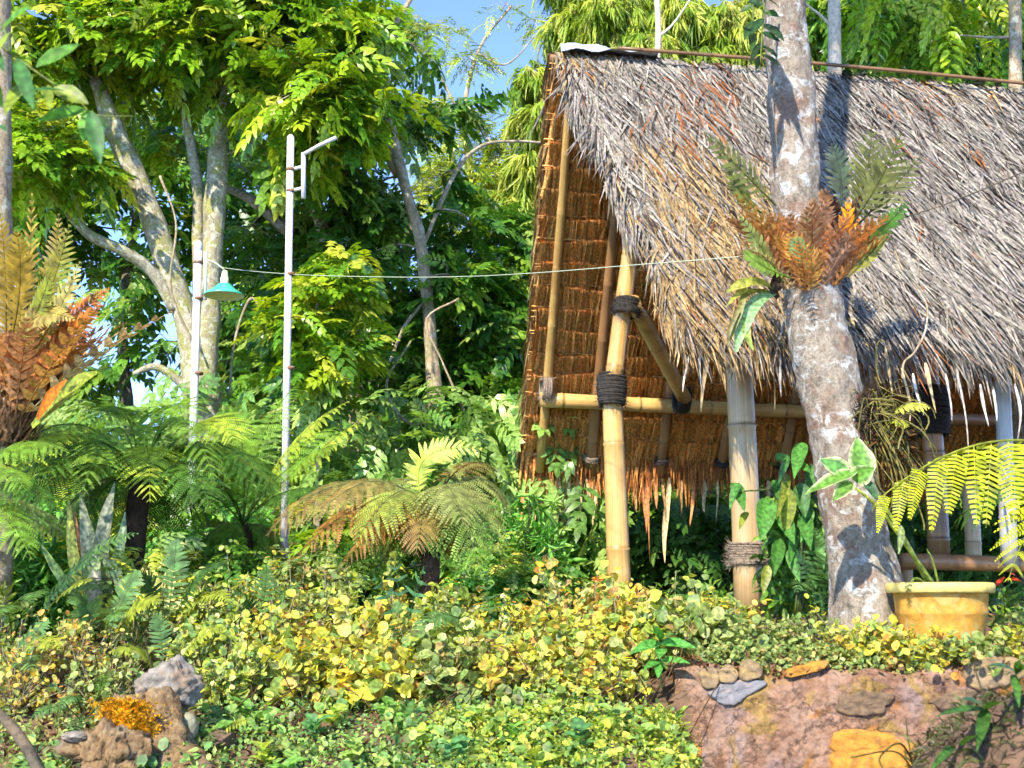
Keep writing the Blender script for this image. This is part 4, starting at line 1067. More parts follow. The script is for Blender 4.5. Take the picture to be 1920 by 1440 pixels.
for rt_, px, Y_, r_, ys_ in ((pole, 372, 9.0, .032, (492, 560, 700)), (pole2, 545, 8.0, .026, (318, 358, 514, 690))):
    for y in ys_:
        g = Geo(); c_ = P(px, y, Y_)
        lathe(g, [(r_ - .006, -.010), (r_ + .003, -.010), (r_ + .004, .0), (r_ + .003, .010), (r_ - .006, .010)], seg=20, origin=c_)
        tube(g, [c_ + A(r_ * .6, -r_ * .7, 0), c_ + A(r_ * 1.0, -r_ * 1.25, 0)], .005, 6); obj('clamp', g, M_RUST, rt_, smooth=True)
def cable(label, pts, r, name='cable', mat=None):
    g = Geo(); p = smooth_path(np.array([P(*q) for q in pts]), 60); tube(g, p, r, 6)
    org = p[0]; o = obj(name, g, mat or M_CABLE, smooth=True); return tag(o, label, 'cable')
cable('pale cable strung from lamp pole past the hut to the leaning trunk', [(388, 488, 8.97), (420, 502, 8.9), (545, 514, 8.0), (700, 519, 7.6), (850, 519, 7.0), (1000, 512, 6.4), (1200, 496, 5.9), (1400, 480, 5.6), (1470, 474, 5.45)], .0024)
cable('thin dark wire rising from the leaning trunk across the roof', [(1550, 455, 5.45), (1640, 425, 5.3), (1780, 380, 5.2), (1930, 318, 5.1)], .003, mat=M_BARK_DARK)
cable('thin pale vine dangling down the thatch beside the trunk', [(1668, 445, 5.55), (1690, 500, 5.5), (1722, 545, 5.5), (1738, 575, 5.5), (1735, 620, 5.5), (1715, 660, 5.5), (1695, 680, 5.5), (1692, 710, 5.5)], .005, 'vine', M_BARK_TAN)

# ------------------------------------------------------------------ ferns
def fr(root, a_, m_, e_, col, plen=.14, pairs=18, tmpl=COMB, label=None, mat=None, name='frond', **kw):
    g = frond([P(*a_), P(*m_), P(*e_)] if isinstance(a_, tuple) else [a_, m_, e_], pairs, plen, tmpl, col=col, **kw)
    o = obj(name, g, mat or M_FERN, root)
    if label: o['label'] = label
    return o
fern_g, fern_y, fern_d = c255(146, 192, 64, .66), c255(200, 220, 70, .75), c255(92, 142, 48, .6)
fern_ol, fern_br, fern_or = c255(170, 178, 100, .62), c255(176, 126, 62, .62), c255(206, 124, 50, .66)
def radial_fern(root, crown, n, L, cols, plen, rise=.42, az0=0, spread=2 * math.pi, pairs=20, tmpl=COMB, tip=-.12, **kw):
    for k in range(n):
        az = az0 + spread * (k + rng.uniform(-.3, .3)) / n
        d = A(math.cos(az), math.sin(az), 0); l = L * rng.uniform(.8, 1.12)
        m_ = crown + d * l * .45 + A(0, 0, l * rise * rng.uniform(.8, 1.2)); e_ = crown + d * l * .95 + A(0, 0, l * (tip + rng.normal(0, .1)))
        g = frond([crown, m_, e_], pairs, plen * rng.uniform(.85, 1.1), tmpl, col=cols[k % len(cols)] * rng.uniform(.8, 1.15), face=A(0, -.15, 1), **kw)
        obj('frond', g, M_FERN, root)
def fern_trunk(root, base, top, r, mat=None):
    g = Geo(); n = 22
    tube(g, bez([base - A(0, 0, .1), (base + top) / 2 + A(.02, 0, 0), top], n), np.linspace(r * 1.2, r, n), 12, wob=.08)
    q = 260; t = rng.random(q); th = rng.uniform(0, 6.28, q); rad = np.stack([np.cos(th), np.sin(th), 0 * th], -1)
    inst(g, BLADE, base + (top - base) * t[:, None] + rad * r * .9, rad * .6 + A(0, 0, 1) * rng.choice([-1, 1], (q, 1)), rad, rng.uniform(.04, .1, q), .008, (1, 1, 1))
    obj('trunk', g, mat or M_FIBRE, root, smooth=False)
# big tree fern at the left
f1 = thing('tree_fern', on_ground(250, 7.0), 'large dark green tree fern spreading below the lamp pole', 'fern')
cr = P(262, 905, 7.0); fern_trunk(f1, on_ground(250, 7.0), cr, .06)
radial_fern(f1, cr, 20, 1.05, [fern_g, fern_d, fern_g, fern_y], .24, az0=.4, tmpl=COMB_FINE, pairs=24, rise=.5)
for a_, m_, e_, c in [((262, 905, 7), (180, 740, 6.9), (-10, 900, 6.6), fern_g), ((262, 905, 7), (120, 800, 6.6), (20, 1010, 6.4), fern_d), ((262, 905, 7), (250, 700, 6.8), (170, 790, 6.5), fern_g), ((262, 905, 7), (330, 680, 6.8), (345, 800, 6.4), fern_g),
                      ((262, 905, 7), (400, 720, 6.8), (440, 830, 6.5), fern_y), ((262, 905, 7), (330, 790, 6.4), (400, 960, 6.1), fern_d)]:
    fr(f1, a_, m_, e_, c, .26, 24, COMB_FINE, face=A(0, -.6, 1))
f2 = thing('tree_fern', on_ground(470, 7.3), 'tree fern with bright scalloped fronds reaching past the bracket pole', 'fern')
cr2 = (455, 985, 7.3); fern_trunk(f2, on_ground(470, 7.3), P(*cr2), .05)
for m_, e_, c, pl in [((540, 800, 7.2), (656, 752, 7.1), fern_y, .12), ((560, 860, 7.1), (700, 772, 6.9), fern_y, .13), ((520, 860, 7), (640, 830, 6.9), fern_g, .13), ((470, 790, 7.2), (420, 760, 7.2), fern_g, .14), ((400, 830, 7.0), (300, 830, 6.8), fern_d, .15), ((480, 780, 7.5), (560, 720, 7.8), fern_g, .12),
                       ((440, 880, 6.8), (330, 940, 6.5), fern_d, .15), ((520, 900, 6.8), (600, 920, 6.6), fern_d, .14), ((400, 900, 6.9), (250, 880, 6.6), fern_g, .14), ((560, 800, 7.6), (640, 800, 7.9), fern_g, .13)]:
    fr(f2, cr2, m_, e_, c, pl * 1.45, 22, COMB, face=A(-.2, -.5, 1), droop=.4)
# middle fern, half dry
f3 = thing('tree_fern', on_ground(806, 6.3), 'half-withered tree fern with a dark fibrous trunk near the hut post', 'fern')
cr3 = (804, 968, 6.3); fern_trunk(f3, on_ground(808, 6.3), P(*cr3), .042)
fr(f3, cr3, (735, 822, 6.35), (905, 842, 6.3), fern_y, .115, 20, LOBE, pw=.022, face=A(0, -1, .25), ang=66, droop=.1, label='upright bright lime frond')
for m_, e_, c, tc, pl in [((640, 830, 6.3), (500, 1005, 6.2), fern_ol, fern_br, .15), ((690, 890, 6.1), (560, 1040, 6.0), fern_or, fern_br, .12), ((640, 890, 6.5), (540, 985, 6.6), fern_ol, fern_ol, .13),
                          ((880, 850, 6.2), (935, 1040, 6.1), fern_ol, fern_ol, .15), ((840, 850, 6.0), (905, 1085, 5.8), fern_ol, fern_g, .16), ((900, 830, 6.5), (960, 960, 6.6), fern_ol, fern_ol, .15), ((760, 850, 5.9), (665, 1020, 5.7), fern_ol, fern_y * .7, .15), ((830, 840, 5.9), (870, 985, 5.6), fern_ol, fern_ol, .16),
                          ((720, 840, 6.1), (600, 960, 5.9), fern_ol, fern_br, .14), ((860, 830, 6.6), (935, 880, 6.9), fern_br, fern_ol, .14), ((770, 850, 6.7), (700, 930, 6.9), fern_ol, fern_ol, .13), ((740, 940, 6.0), (640, 1060, 5.9), fern_or, fern_br, .09), ((800, 890, 5.9), (780, 1040, 5.7), fern_ol, fern_br, .13)]:
    fr(f3, cr3, m_, e_, c, pl * 1.25, 22, COMB, face=A(0, -.6, 1), droop=.45, tipcol=tc)
for rt_, c_, L_ in ((f1, P(262, 905, 7.0), .75), (f2, P(*cr2), .5), (f3, P(*cr3), .42)):
    for k in range(9):
        az = 2 * math.pi * k / 11 + rng.uniform(-.3, .3); d = A(math.cos(az), math.sin(az), 0); l = L_ * rng.uniform(.7, 1.1)
        cc = ([fern_ol, fern_br, fern_g, fern_ol] if rt_ is f3 else [fern_g, fern_ol, fern_g, fern_d])[rng.integers(4)] * rng.uniform(.75, 1.1)
        obj('frond', frond([c_, c_ + d * l * .5 + A(0, 0, l * .12), c_ + d * l * .62 - A(0, 0, l * rng.uniform(.35, .75))], 18, .17, COMB, col=cc, face=d + A(0, 0, .4), droop=.5), M_FERN, rt_)
# lime frond over the pot: each pinna is a piece of its own
f4 = thing('tree_fern', on_ground(2110, 5.2), 'glowing lime fern frond arching in above the yellow pot', 'fern')
fern_trunk(f4, on_ground(2110, 5.2), P(2100, 900, 5.2), .05)
lime = c255(214, 226, 36, .72)
path = bez([P(2110, 905, 5.2), P(1890, 735, 5.0), P(1655, 930, 4.85)], 30); T_ = nrm(np.gradient(path, axis=0))
g = Geo(); tube(g, path, np.linspace(.008, .0025, 30), 6, c255(180, 190, 70, .6)); fo = obj('frond', g, M_FERN, f4)
for k in range(12):
    s = .22 + .77 * k / 11; i_ = s * 29; q = np.array([np.interp(i_, range(30), path[:, c]) for c in range(3)])
    for sg in (-1, 1):
        L_ = (.40 if sg > 0 else .26) * (1 - .62 * ((s - .22) / .77) ** 1.8) * rng.uniform(.92, 1.06)
        d = A(-.12 - .25 * k / 11, -.30, -.9) if sg > 0 else A(-.35, .9, -.10)
        d = d + rng.normal(0, .10, 3); g = Geo(); inst(g, comb_template(rng.integers(13, 18), rng.uniform(.14, .18)), q[None], d[None], (A(-.25, -1, .1) if sg > 0 else A(-.2, -.5, 1)) + rng.normal(0, .28, 3), [L_], [L_], lime * rng.uniform(.7, 1.1), rng.uniform(.0, .3) if sg > 0 else .5)
        v_ = g.v[0]; r_ = rng.uniform(.6, 1.1, (len(v_) // 4, 1)).repeat(4, 0); g.c[0] = g.c[0] * r_; g.v[0] = v_ + .012 * fbm(v_, 18, 2, k)[:, None] * A(.5, 1, .3)
        obj('pinna', g, M_FERN, fo)
fr(f4, P(2100, 900, 5.2), P(1960, 860, 4.9), P(1890, 1090, 4.7), lime * .8, .22, 16, COMB, face=A(-.2, -.5, 1))
fr(f4, P(2100, 900, 5.2), P(1900, 860, 5.6), P(1790, 980, 5.8), fern_d, .22, 18, COMB, face=A(-.2, -.5, 1))

def nest(root, center, axis_r, cols, n, L, width, spread, tilt, front_only=False):
    """dry shield fronds ringed round a trunk"""
    for k in range(n):
        az = 2 * math.pi * k / n + rng.uniform(-.25, .25)
        if front_only: az = -math.pi / 2 + rng.uniform(-1.5, 1.5)
        d = A(math.cos(az), math.sin(az), 0); l = L * rng.uniform(.7, 1.15)
        b_ = center + d * axis_r * .95 + A(0, 0, rng.uniform(-.10, .03))
        t_ = tilt * rng.uniform(.6, 1.5)
        m_ = b_ + d * l * spread * t_ * .6 + A(0, 0, l * .55); e_ = b_ + d * l * spread * t_ * 1.5 + A(0, 0, l * rng.uniform(.7, .95)) + A(rng.normal(0, .02), 0, 0)
        g = frond([b_, m_, e_], 11, width * rng.uniform(.8, 1.1), LOBE, pw=l * .085, col=cols[rng.integers(len(cols))] * rng.uniform(.6, 1.1), face=d + A(0, 0, .15), s0=.03, ang=58, droop=.02, rad=.004, jit=.18, lift=-.15, prof=lambda q: np.clip(1 - ((q - .4) / .66) ** 2, .1, 1))
        obj('shield_frond', g, M_DRY, root)
brn = [c255(226, 154, 84, .95), c255(242, 180, 90, .95), c255(206, 146, 96, .95), c255(236, 204, 150, .95), c255(186, 140, 108, .9)]
bf = thing('basket_fern', P(1508, 540, 5.5), 'basket fern with rusty nest fronds gripping the leaning trunk', 'fern')
C0 = P(1512, 500, 5.5)
nest(bf, C0, .125, brn, 18, .30, .09, .46, 1.1)
nest(bf, C0 - A(0, 0, .03), .135, brn, 18, .25, .09, .62, 1.2, True)
nest(bf, C0 - A(0, 0, .07), .13, brn, 12, .20, .08, .7, 1.3, True)
nest(bf, C0 + A(.13, 0, .05), .06, [c255(120, 84, 66, .5), c255(150, 110, 84, .5)], 6, .24, .08, .5, 1.0)
fr(bf, (1590, 490, 5.36), (1588, 440, 5.28), (1590, 372, 5.26), c255(238, 150, 20, .75), .07, 7, LOBE, pw=.022, face=A(0, -1, 0), s0=.2, ang=45, droop=0, mat=M_DRY, label='bright orange dry frond')
fr(bf, (1520, 500, 5.36), (1545, 460, 5.30), (1544, 400, 5.3), c255(236, 140, 36, .7), .075, 12, LOBE, pw=.020, face=A(0, -1, .2), s0=.05, ang=50, droop=.02, mat=M_DRY)
olv = c255(136, 142, 66, .5)
for a_, m_, e_, c, pl in [((1455, 385, 5.4), (1400, 330, 5.3), (1320, 250, 5.2), olv * 1.1, .11), ((1430, 400, 5.4), (1390, 380, 5.3), (1362, 305, 5.25), c255(150, 160, 56, .55), .07), ((1595, 405, 5.5), (1630, 350, 5.45), (1635, 238, 5.4), olv, .13), ((1600, 415, 5.4), (1650, 350, 5.3), (1690, 250, 5.2), olv * .9, .12), ((1605, 425, 5.6), (1660, 370, 5.6), (1725, 295, 5.5), olv * .8, .11),
                          ((1575, 395, 5.6), (1585, 330, 5.6), (1560, 270, 5.6), c255(90, 112, 84, .5), .10), ((1610, 480, 5.4), (1650, 430, 5.3), (1705, 380, 5.2), c255(92, 146, 40, .5), .07), ((1470, 530, 5.35), (1430, 470, 5.25), (1385, 400, 5.2), c255(176, 190, 96, .5), .06), ((1480, 520, 5.32), (1420, 500, 5.22), (1395, 470, 5.2), c255(160, 196, 80, .5), .06), ((1530, 505, 5.3), (1510, 480, 5.22), (1485, 450, 5.2), c255(170, 190, 110, .5), .085), ((1590, 520, 5.35), (1630, 480, 5.3), (1660, 440, 5.25), c255(180, 176, 60, .5), .05)]:
    fr(bf, a_, m_, e_, c, pl, 13, LOBE, pw=.022, face=A(0, -1, .35), ang=62, s0=.12, droop=.08)
# root collar
g = Geo(); n = 900; th = rng.uniform(0, 6.28, n); rad = np.stack([np.cos(th), np.sin(th), 0 * th], -1)
inst(g, BLADE, C0 + rad * .115 + A(0, 0, 1) * rng.uniform(-.10, .08, n)[:, None], np.cross(rad, A(0, 0, 1)) + rdir(n) * .7, rad, rng.uniform(.04, .12, n), .006, c255(110, 74, 50, .5)[None] * rng.uniform(.3, 1.2, (n, 1)))
obj('root_mat', g, M_DRY, bf, kind='stuff')

def ribbon(root, pts, widths, col, name='leaf', mat=None, nor=(0, -1, .3), edge=None, cup=.2):
    """a long strap leaf with a midrib fold"""
    n = 16; p = smooth_path(np.asarray(pts), n); w_ = np.interp(np.linspace(0, 1, n), np.linspace(0, 1, len(widths)), widths)
    T = nrm(np.gradient(p, axis=0)); sd = nrm(np.cross(T, np.asarray(nor, float))); nn = np.cross(sd, T)
    cols_ = []; rows_ = []
    for f_, z_ in ((-1, cup), (-.6, cup * .35), (0, 0), (.6, cup * .35), (1, cup)):
        rows_.append(p + sd * (w_ * f_ * .5)[:, None] + nn * (w_ * z_ * .5)[:, None])
        cols_.append(np.broadcast_to(np.asarray(edge if (edge is not None and abs(f_) > .9) else col, float) * (1.15 if f_ == 0 else 1), (n, 3)))
    v = np.concatenate(rows_); f = []
    for r in range(4):
        for k in range(n - 1):
            a_, b_ = r * n + k, (r + 1) * n + k; f += [(a_, b_, b_ + 1), (a_, b_ + 1, a_ + 1)]
    g = Geo(); g.add(v, f, np.concatenate(cols_))
    return obj(name, g, mat or M_SOFT, root, smooth=True)
# staghorn fern
sg_ = thing('staghorn_fern', P(1462, 545, 5.4), 'pale forked staghorn fern hanging from the trunk under the basket fern', 'fern')
pale = c255(160, 206, 140, .55); yel = c255(196, 196, 84, .55)
ribbon(sg_, [P(1452, 548, 5.38), P(1420, 565, 5.3), P(1392, 610, 5.26), P(1380, 660, 5.24)], [.03, .06, .07, .012], pale)
ribbon(sg_, [P(1400, 595, 5.27), P(1400, 625, 5.25), P(1412, 656, 5.24)], [.04, .035, .008], c255(176, 206, 84, .55))
ribbon(sg_, [P(1452, 540, 5.38), P(1420, 528, 5.28), P(1390, 533, 5.22), P(1362, 548, 5.2)], [.025, .045, .05, .01], yel)
ribbon(sg_, [P(1440, 545, 5.36), P(1400, 550, 5.26), P(1385, 590, 5.23), P(1368, 640, 5.22)], [.02, .03, .03, .006], c255(156, 150, 60, .5))
ribbon(sg_, [P(1400, 540, 5.26), P(1375, 560, 5.22), P(1362, 575, 5.2)], [.03, .02, .004], yel * .9)
ribbon(sg_, [P(1385, 580, 5.22), P(1368, 620, 5.2), P(1365, 655, 5.2)], [.02, .02, .004], c255(150, 140, 70, .5))
ribbon(sg_, [P(1458, 560, 5.4), P(1452, 540, 5.36), P(1462, 505, 5.38)], [.03, .05, .03], c255(84, 64, 44, .4), 'shield_frond', M_DRY)
f5 = thing('tree_fern', on_ground(-90, 5.9), 'green fern fronds leaning in under the huge basket fern', 'fern')
fern_trunk(f5, on_ground(-90, 5.9), P(-90, 960, 5.9), .05)
for m_, e_, c in [((0, 780, 5.9), (130, 850, 5.8), fern_g), ((10, 850, 5.7), (110, 960, 5.5), fern_d), ((-20, 820, 5.7), (50, 920, 5.4), fern_g), ((-10, 890, 5.6), (60, 1050, 5.4), fern_g), ((20, 800, 6.2), (190, 800, 6.4), fern_y), ((20, 900, 5.9), (120, 1010, 5.9), fern_ol)]:
    fr(f5, (-90, 960, 5.9), m_, e_, c, .17, 22, COMB, face=A(.1, -.5, 1), droop=.4)
# root-tangled fern clump on the trunk's other side
ep = thing('epiphyte_clump', P(1625, 780, 5.45), 'tangled roots and small yellow fern on a dark pad of the trunk', 'plant')
g = Geo(); n = 1500; c_ = P(1618, 785, 5.42); d = rdir(n); inst(g, BLADE, c_ + d * A(.05, .06, .10), d + rdir(n), rdir(n), rng.uniform(.02, .05, n), .005, (.03, .027, .024)); obj('fibre_pad', g, M_FIBRE, ep, kind='stuff')
g = Geo()
for k in range(70):
    a_ = P(1640 + rng.normal(0, 14), 770 + rng.normal(0, 25), 5.4 + rng.normal(0, .05)); e_ = a_ + A(rng.uniform(-.02, .22), rng.normal(0, .06), rng.normal(-.10, .15))
    tube(g, bez([a_, (a_ + e_) / 2 + rng.normal(0, .06, 3), e_ + rng.normal(0, .03, 3), e_ + A(rng.normal(0, .04), 0, -.08)], 9), rng.uniform(.002, .0045), 4, c255(166, 156, 84, .55) * rng.uniform(.4, 1.1), cap=False)
obj('roots', g, M_DRY, ep, kind='stuff')
g = Geo(); n = 130; d = rdir(n); inst(g, LEAF_LO, P(1668, 830, 5.42) + d * A(.08, .05, .10), d + A(0, 0, -.6), rdir(n), rng.uniform(.03, .08, n), .02, c255(120, 84, 46, .5)[None] * rng.uniform(.4, 1.2, (n, 1))); obj('dead_leaves', g, M_DRY, ep, kind='stuff')
fr(ep, (1660, 790, 5.4), (1690, 745, 5.3), (1742, 765, 5.25), c255(220, 224, 96, .62), .07, 9, LOBE, pw=.02, face=A(0, -.8, 1), ang=60, s0=.2, droop=.3)
fr(ep, (1660, 800, 5.4), (1680, 775, 5.3), (1700, 800, 5.28), c255(200, 210, 70, .6), .05, 8, LOBE, pw=.016, face=A(0, -.8, 1), ang=60, s0=.2, droop=.3)

# the great fern on the trunk at the picture edge
bl = thing('basket_fern', P(20, 790, 6.1), 'huge basket fern with gold and rust fronds on the edge trunk', 'fern')
C1 = P(0, 745, 6.1)
nest(bl, C1, .12, brn, 24, .46, .11, .50, 1.1)
nest(bl, C1 + A(.10, -.05, -.02), .10, brn, 16, .48, .11, .66, 1.2)
nest(bl, C1 - A(0, 0, .16), .12, [c255(176, 140, 100, .55), c255(140, 100, 70, .5)], 12, .30, .10, .4, 1.0)
gold = c255(190, 160, 50, .6)
for a_, m_, e_, c, pl in [((20, 640, 6), (60, 560, 5.9), (60, 360, 5.8), gold, .13), ((40, 640, 6), (100, 560, 5.9), (130, 420, 5.8), c255(176, 176, 70, .55), .13), ((50, 650, 6), (130, 600, 5.9), (205, 540, 5.8), fern_or, .11), ((10, 640, 6), (15, 520, 5.9), (0, 400, 5.8), gold * .9, .13), ((60, 660, 5.9), (110, 600, 5.8), (150, 490, 5.7), c255(206, 196, 110, .6), .12), ((30, 660, 5.9), (70, 600, 5.7), (95, 510, 5.6), c255(170, 180, 60, .55), .11), ((50, 700, 5.9), (120, 640, 5.75), (190, 570, 5.65), fern_or * .9, .11), ((40, 700, 6.0), (120, 670, 5.9), (170, 620, 5.8), fern_br, .10), ((20, 640, 5.9), (50, 520, 5.8), (30, 430, 5.7), gold * .8, .11), ((60, 640, 6.1), (110, 520, 6.1), (110, 400, 6.1), gold * .7, .10), ((30, 650, 5.8), (60, 560, 5.7), (140, 600, 5.6), c255(190, 170, 80, .6), .09), ((50, 680, 5.9), (110, 660, 5.8), (140, 560, 5.7), fern_or * .8, .10)]:
    fr(bl, a_, m_, e_, c * 1.1, pl, 22, LOBE, pw=.021, face=A(rng.normal(0, .3), -1, .3), ang=62, s0=.05, droop=.12)
ribbon(bl, [P(60, 800, 5.9), P(110, 750, 5.8), P(150, 715, 5.75), P(182, 698, 5.7)], [.03, .085, .075, .02], c255(190, 206, 70, .5), 'frond')
ribbon(bl, [P(70, 785, 5.85), P(95, 745, 5.75), P(125, 712, 5.7)], [.03, .07, .012], c255(226, 130, 40, .5), 'frond', M_DRY)
g = Geo(); n = 1500; th = rng.uniform(0, 6.28, n); rad = np.stack([np.cos(th), np.sin(th), 0 * th], -1)
inst(g, BLADE, C1 + rad * rng.uniform(.10, .19, n)[:, None] + A(0, 0, 1) * rng.uniform(-.25, .0, n)[:, None], A(0, 0, 1) + rad * .3 + rdir(n) * .5, rad, rng.uniform(.06, .16, n), .012, c255(170, 130, 90, .5)[None] * rng.uniform(.3, 1.2, (n, 1)))
obj('root_mat', g, M_DRY, bl, kind='stuff')

# ------------------------------------------------------------------ hedge of small round-leaved shrubs
def round_shrub(px, Y, wd, h, pal, label, group, leaf=.036, n_tip=42, per=11, dz=0.0):
    base = on_ground(px, Y, dz); root = thing('shrub', base, label, 'shrub', group)
    g = Geo(); gl = Geo()
    d = rdir(n_tip); d[:, 2] = np.abs(d[:, 2])
    rr = .55 + .45 * rng.random(n_tip)
    lump = 1 + .22 * np.sin(d[:, 0] * 5 + px) * np.sin(d[:, 1] * 4 + Y * 3)
    tips = base + A(0, 0, h * .12) + d * A(wd * .5, wd * .45, h * .85) * (rr * lump)[:, None]
    tips[: n_tip // 8] += A(0, 0, 1) * rng.uniform(.02, .13, (n_tip // 8, 1)) * h / .3
    for e in tips:
        m_ = base + (e - base) * A(.45, .45, .35) + rng.normal(0, .015, 3)
        tube(g, bez([base + rng.normal(0, .03, 3) * A(1, 1, 0) - A(0, 0, .02), m_, e], 6), np.linspace(.0032, .0014, 6), 4, cap=False)
    k = n_tip * per
    e = np.repeat(tips, per, 0); dd = np.repeat(d, per, 0)
    q = np.tile(np.arange(per), n_tip)
    x = nrm(rdir(k) + dd * .25 + A(0, -.1, -.05)); pos = e + rng.normal(0, .022, (k, 3)) - np.repeat(nrm(tips - base), per, 0) * (q / per * .10)[:, None]
    up = A(-.1, -.45, 1) + rng.normal(0, .45, (k, 3))
    sp = rng.choice([.75, 1, 1.25], n_tip)
    leaf = leaf * rng.uniform(.72, 1.2); L_ = leaf * rng.uniform(.55, 1.25, k) * np.repeat(sp, per)
    # young leaves at a shoot's tip are golden, older ones further down green
    young = np.clip(1.15 - q / per * 1.1 + rng.normal(0, .25, k), 0, 1)[:, None]
    col = pick(pal, k) * young + pick('olive' if pal != 'green' else 'mid', k) * (1 - young)
    inst(gl, ROUND, pos, x, up, L_, L_ * rng.uniform(.72, .95, k), col, .1)
    obj('stems', g, M_BARK_TAN, root, kind='stuff')
    obj('foliage', gl, M_SOFT, root, kind='stuff')
HG = 'round-leaved golden shrubs on the bank'
hedge = [
 (30, 5.6, .5, .34, 'olive', 'wiry olive shrub at the edge below the fern fronds'), (150, 5.5, .5, .36, 'orange', 'orange-tinged twiggy shrub above the rotten stump'), (270, 5.9, .5, .36, 'olive', 'olive shrub behind the pale rock'),
 (60, 5.1, .5, .32, 'orange', 'orange-tinged low shrub beside the stump by the edge'), (380, 6.2, .45, .38, 'lime', 'yellow-green shrub rising before the lamp pole'), (410, 5.6, .45, .34, 'lime', 'round-leaved shrub just right of the pale rock'),
 (470, 5.3, .4, .28, 'lime', 'lime shrub on the soil edge near the round stone'), (520, 6.3, .45, .42, 'gold', 'golden shrub at the foot of the bracket pole'), (540, 5.7, .5, .36, 'gold', 'golden shrub below the foot of the bracket pole'),
 (600, 5.25, .42, .27, 'gold', 'low golden shrub over dark soil beneath the bracket pole'), (640, 6.2, .45, .42, 'lime', 'lime shrub under the withered fern frond tips'), (660, 5.6, .5, .36, 'gold', 'full golden shrub below the withered fern'),
 (720, 5.3, .4, .26, 'gold', 'low golden shrub at the bank foot below the withered fern'), (740, 6.0, .45, .38, 'gold', 'yellow shrub touching the fern trunk'), (800, 5.55, .45, .30, 'lime', 'dusky green shrub under the hanging sword fern'),
 (850, 5.25, .4, .24, 'olive', 'small olive shrub on the soil edge in mid-bank'), (880, 6.1, .4, .30, 'gold', 'cream-tipped shrub between fern trunk and hut post'), (910, 5.6, .5, .32, 'lime', 'lime shrub in the middle of the bank'),
 (960, 5.3, .42, .26, 'gold', 'low golden shrub over bare soil in mid-bank'), (980, 6.0, .45, .33, 'gold', 'golden shrub before the hut post, on its open side'), (1070, 6.0, .5, .43, 'orange', 'tall orange-gold shrub before the foot of the hut post'),
 (1050, 5.5, .48, .34, 'gold', 'golden shrub below the tall orange-gold one'), (1110, 5.25, .45, .27, 'gold', 'bright yellow shrub over the grass tuft'), (1160, 5.8, .48, .38, 'gold', 'yellow-green shrub beneath the sunlit post'),
 (1150, 6.5, .5, .36, 'orange', 'orange-tipped shrub hiding the sunlit post foot'), (1250, 6.2, .5, .28, 'olive', 'olive shrub between the two bamboo posts'), (1250, 5.7, .45, .26, 'lime', 'lime shrub behind the broad-leaved seedling'),
 (822, 5.95, .42, .44, 'lime', 'tall lime shrub crowding the fern trunk'), (560, 6.05, .4, .46, 'olive', 'tall olive shrub against the bracket pole'), (460, 6.0, .45, .44, 'lime', 'tall lime shrub left of the bracket pole foot'), (1340, 5.9, .45, .26, 'gold', 'gold-flecked shrub at the foot of the rope-wound post'), (1330, 5.55, .42, .20, 'olive', 'olive shrub at the corner of the wall'), (230, 5.2, .4, .26, 'olive', 'grey-green shrub above the yellow lichen')]
for a_ in hedge: round_shrub(*a_, HG, leaf=.046 if a_[0] > 350 else .034, n_tip=58 if a_[0] > 350 else 64, per=12 if a_[0] > 350 else 9)
TG = 'low round-leaved shrubs on the wall top'
terr = [(1395, 5.35, .34, .16, 'olive', 'olive shrub on the wall top beneath the rope-wound post'), (1450, 5.5, .36, .19, 'olive', 'green shrub on the wall top beneath the big vine leaves'), (1505, 5.3, .34, .15, 'olive', 'dense olive shrub on the wall top before the trunk'), (1560, 5.25, .34, .17, 'gold', 'gold and orange shrub on the wall top before the trunk'),
        (1620, 5.2, .34, .17, 'gold', 'yellow shrub on the wall top between trunk and pot'), (1675, 5.12, .32, .14, 'gold', 'bright yellow shrub hugging the pot on its trunk side'), (1730, 5.05, .34, .11, 'gold', 'yellow-flecked shrub directly below the pot'), (1790, 5.0, .34, .11, 'olive', 'olive creeper on the wall below the pot rim'), (1850, 5.05, .34, .15, 'lime', 'lime shrub on the wall beside the pot'),
        (1905, 5.0, .34, .18, 'gold', 'yellow shrub on the wall at the edge of view'), (1960, 5.1, .34, .2, 'olive', 'olive shrub at the wall end'), (1590, 5.05, .30, .10, 'olive', 'creeping olive shrub at the wall lip before the trunk'), (1480, 5.12, .3, .10, 'olive', 'creeping olive shrub at the wall lip'), (1890, 5.5, .4, .22, 'olive', 'olive shrub behind the pot by the railing')]
for a_ in terr: round_shrub(*a_, TG, leaf=.034, n_tip=56, per=11)

# ------------------------------------------------------------------ ground cover, litter, grass
def cover(label, name, n, pxr, Yr, pal, size, tmpl, wr, mat, lift=.03, clump=None, upj=.4):
    g = Geo()
    if clump:
        cp = rng.uniform(*pxr, clump); cY = rng.uniform(*Yr, clump); k = rng.integers(0, clump, n)
        px = cp[k] + rng.normal(0, 16, n); Yv = cY[k] + rng.normal(0, .05, n)
    else: px = rng.uniform(*pxr, n); Yv = rng.uniform(*Yr, n)
    x_ = (px - 960) / F * Yv * 1.02
    z = ground_h(x_, Yv) + rng.random(n) ** 1.5 * lift
    d = rdir(n) + A(0, -.2, .1)
    L_ = size * rng.uniform(.5, 1.3, n)
    inst(g, tmpl, np.stack([x_, Yv, z], -1), d, A(0, -.5, 1) + rng.normal(0, upj, (n, 3)), L_, L_ * wr, pick(pal, n) if isinstance(pal, str) else pal[None] * rng.uniform(.4, 1.3, (n, 1)), .1)
    o = obj(name, g, mat, kind='stuff'); o['label'] = label; o['category'] = 'ground cover'
cover('small grey-green seedlings carpeting the foot of the bank', 'ground_cover', 8000, (300, 1150), (4.25, 5.3), 'weedmix', .020, ROUND_LO, .8, M_SOFT, .06, 230)
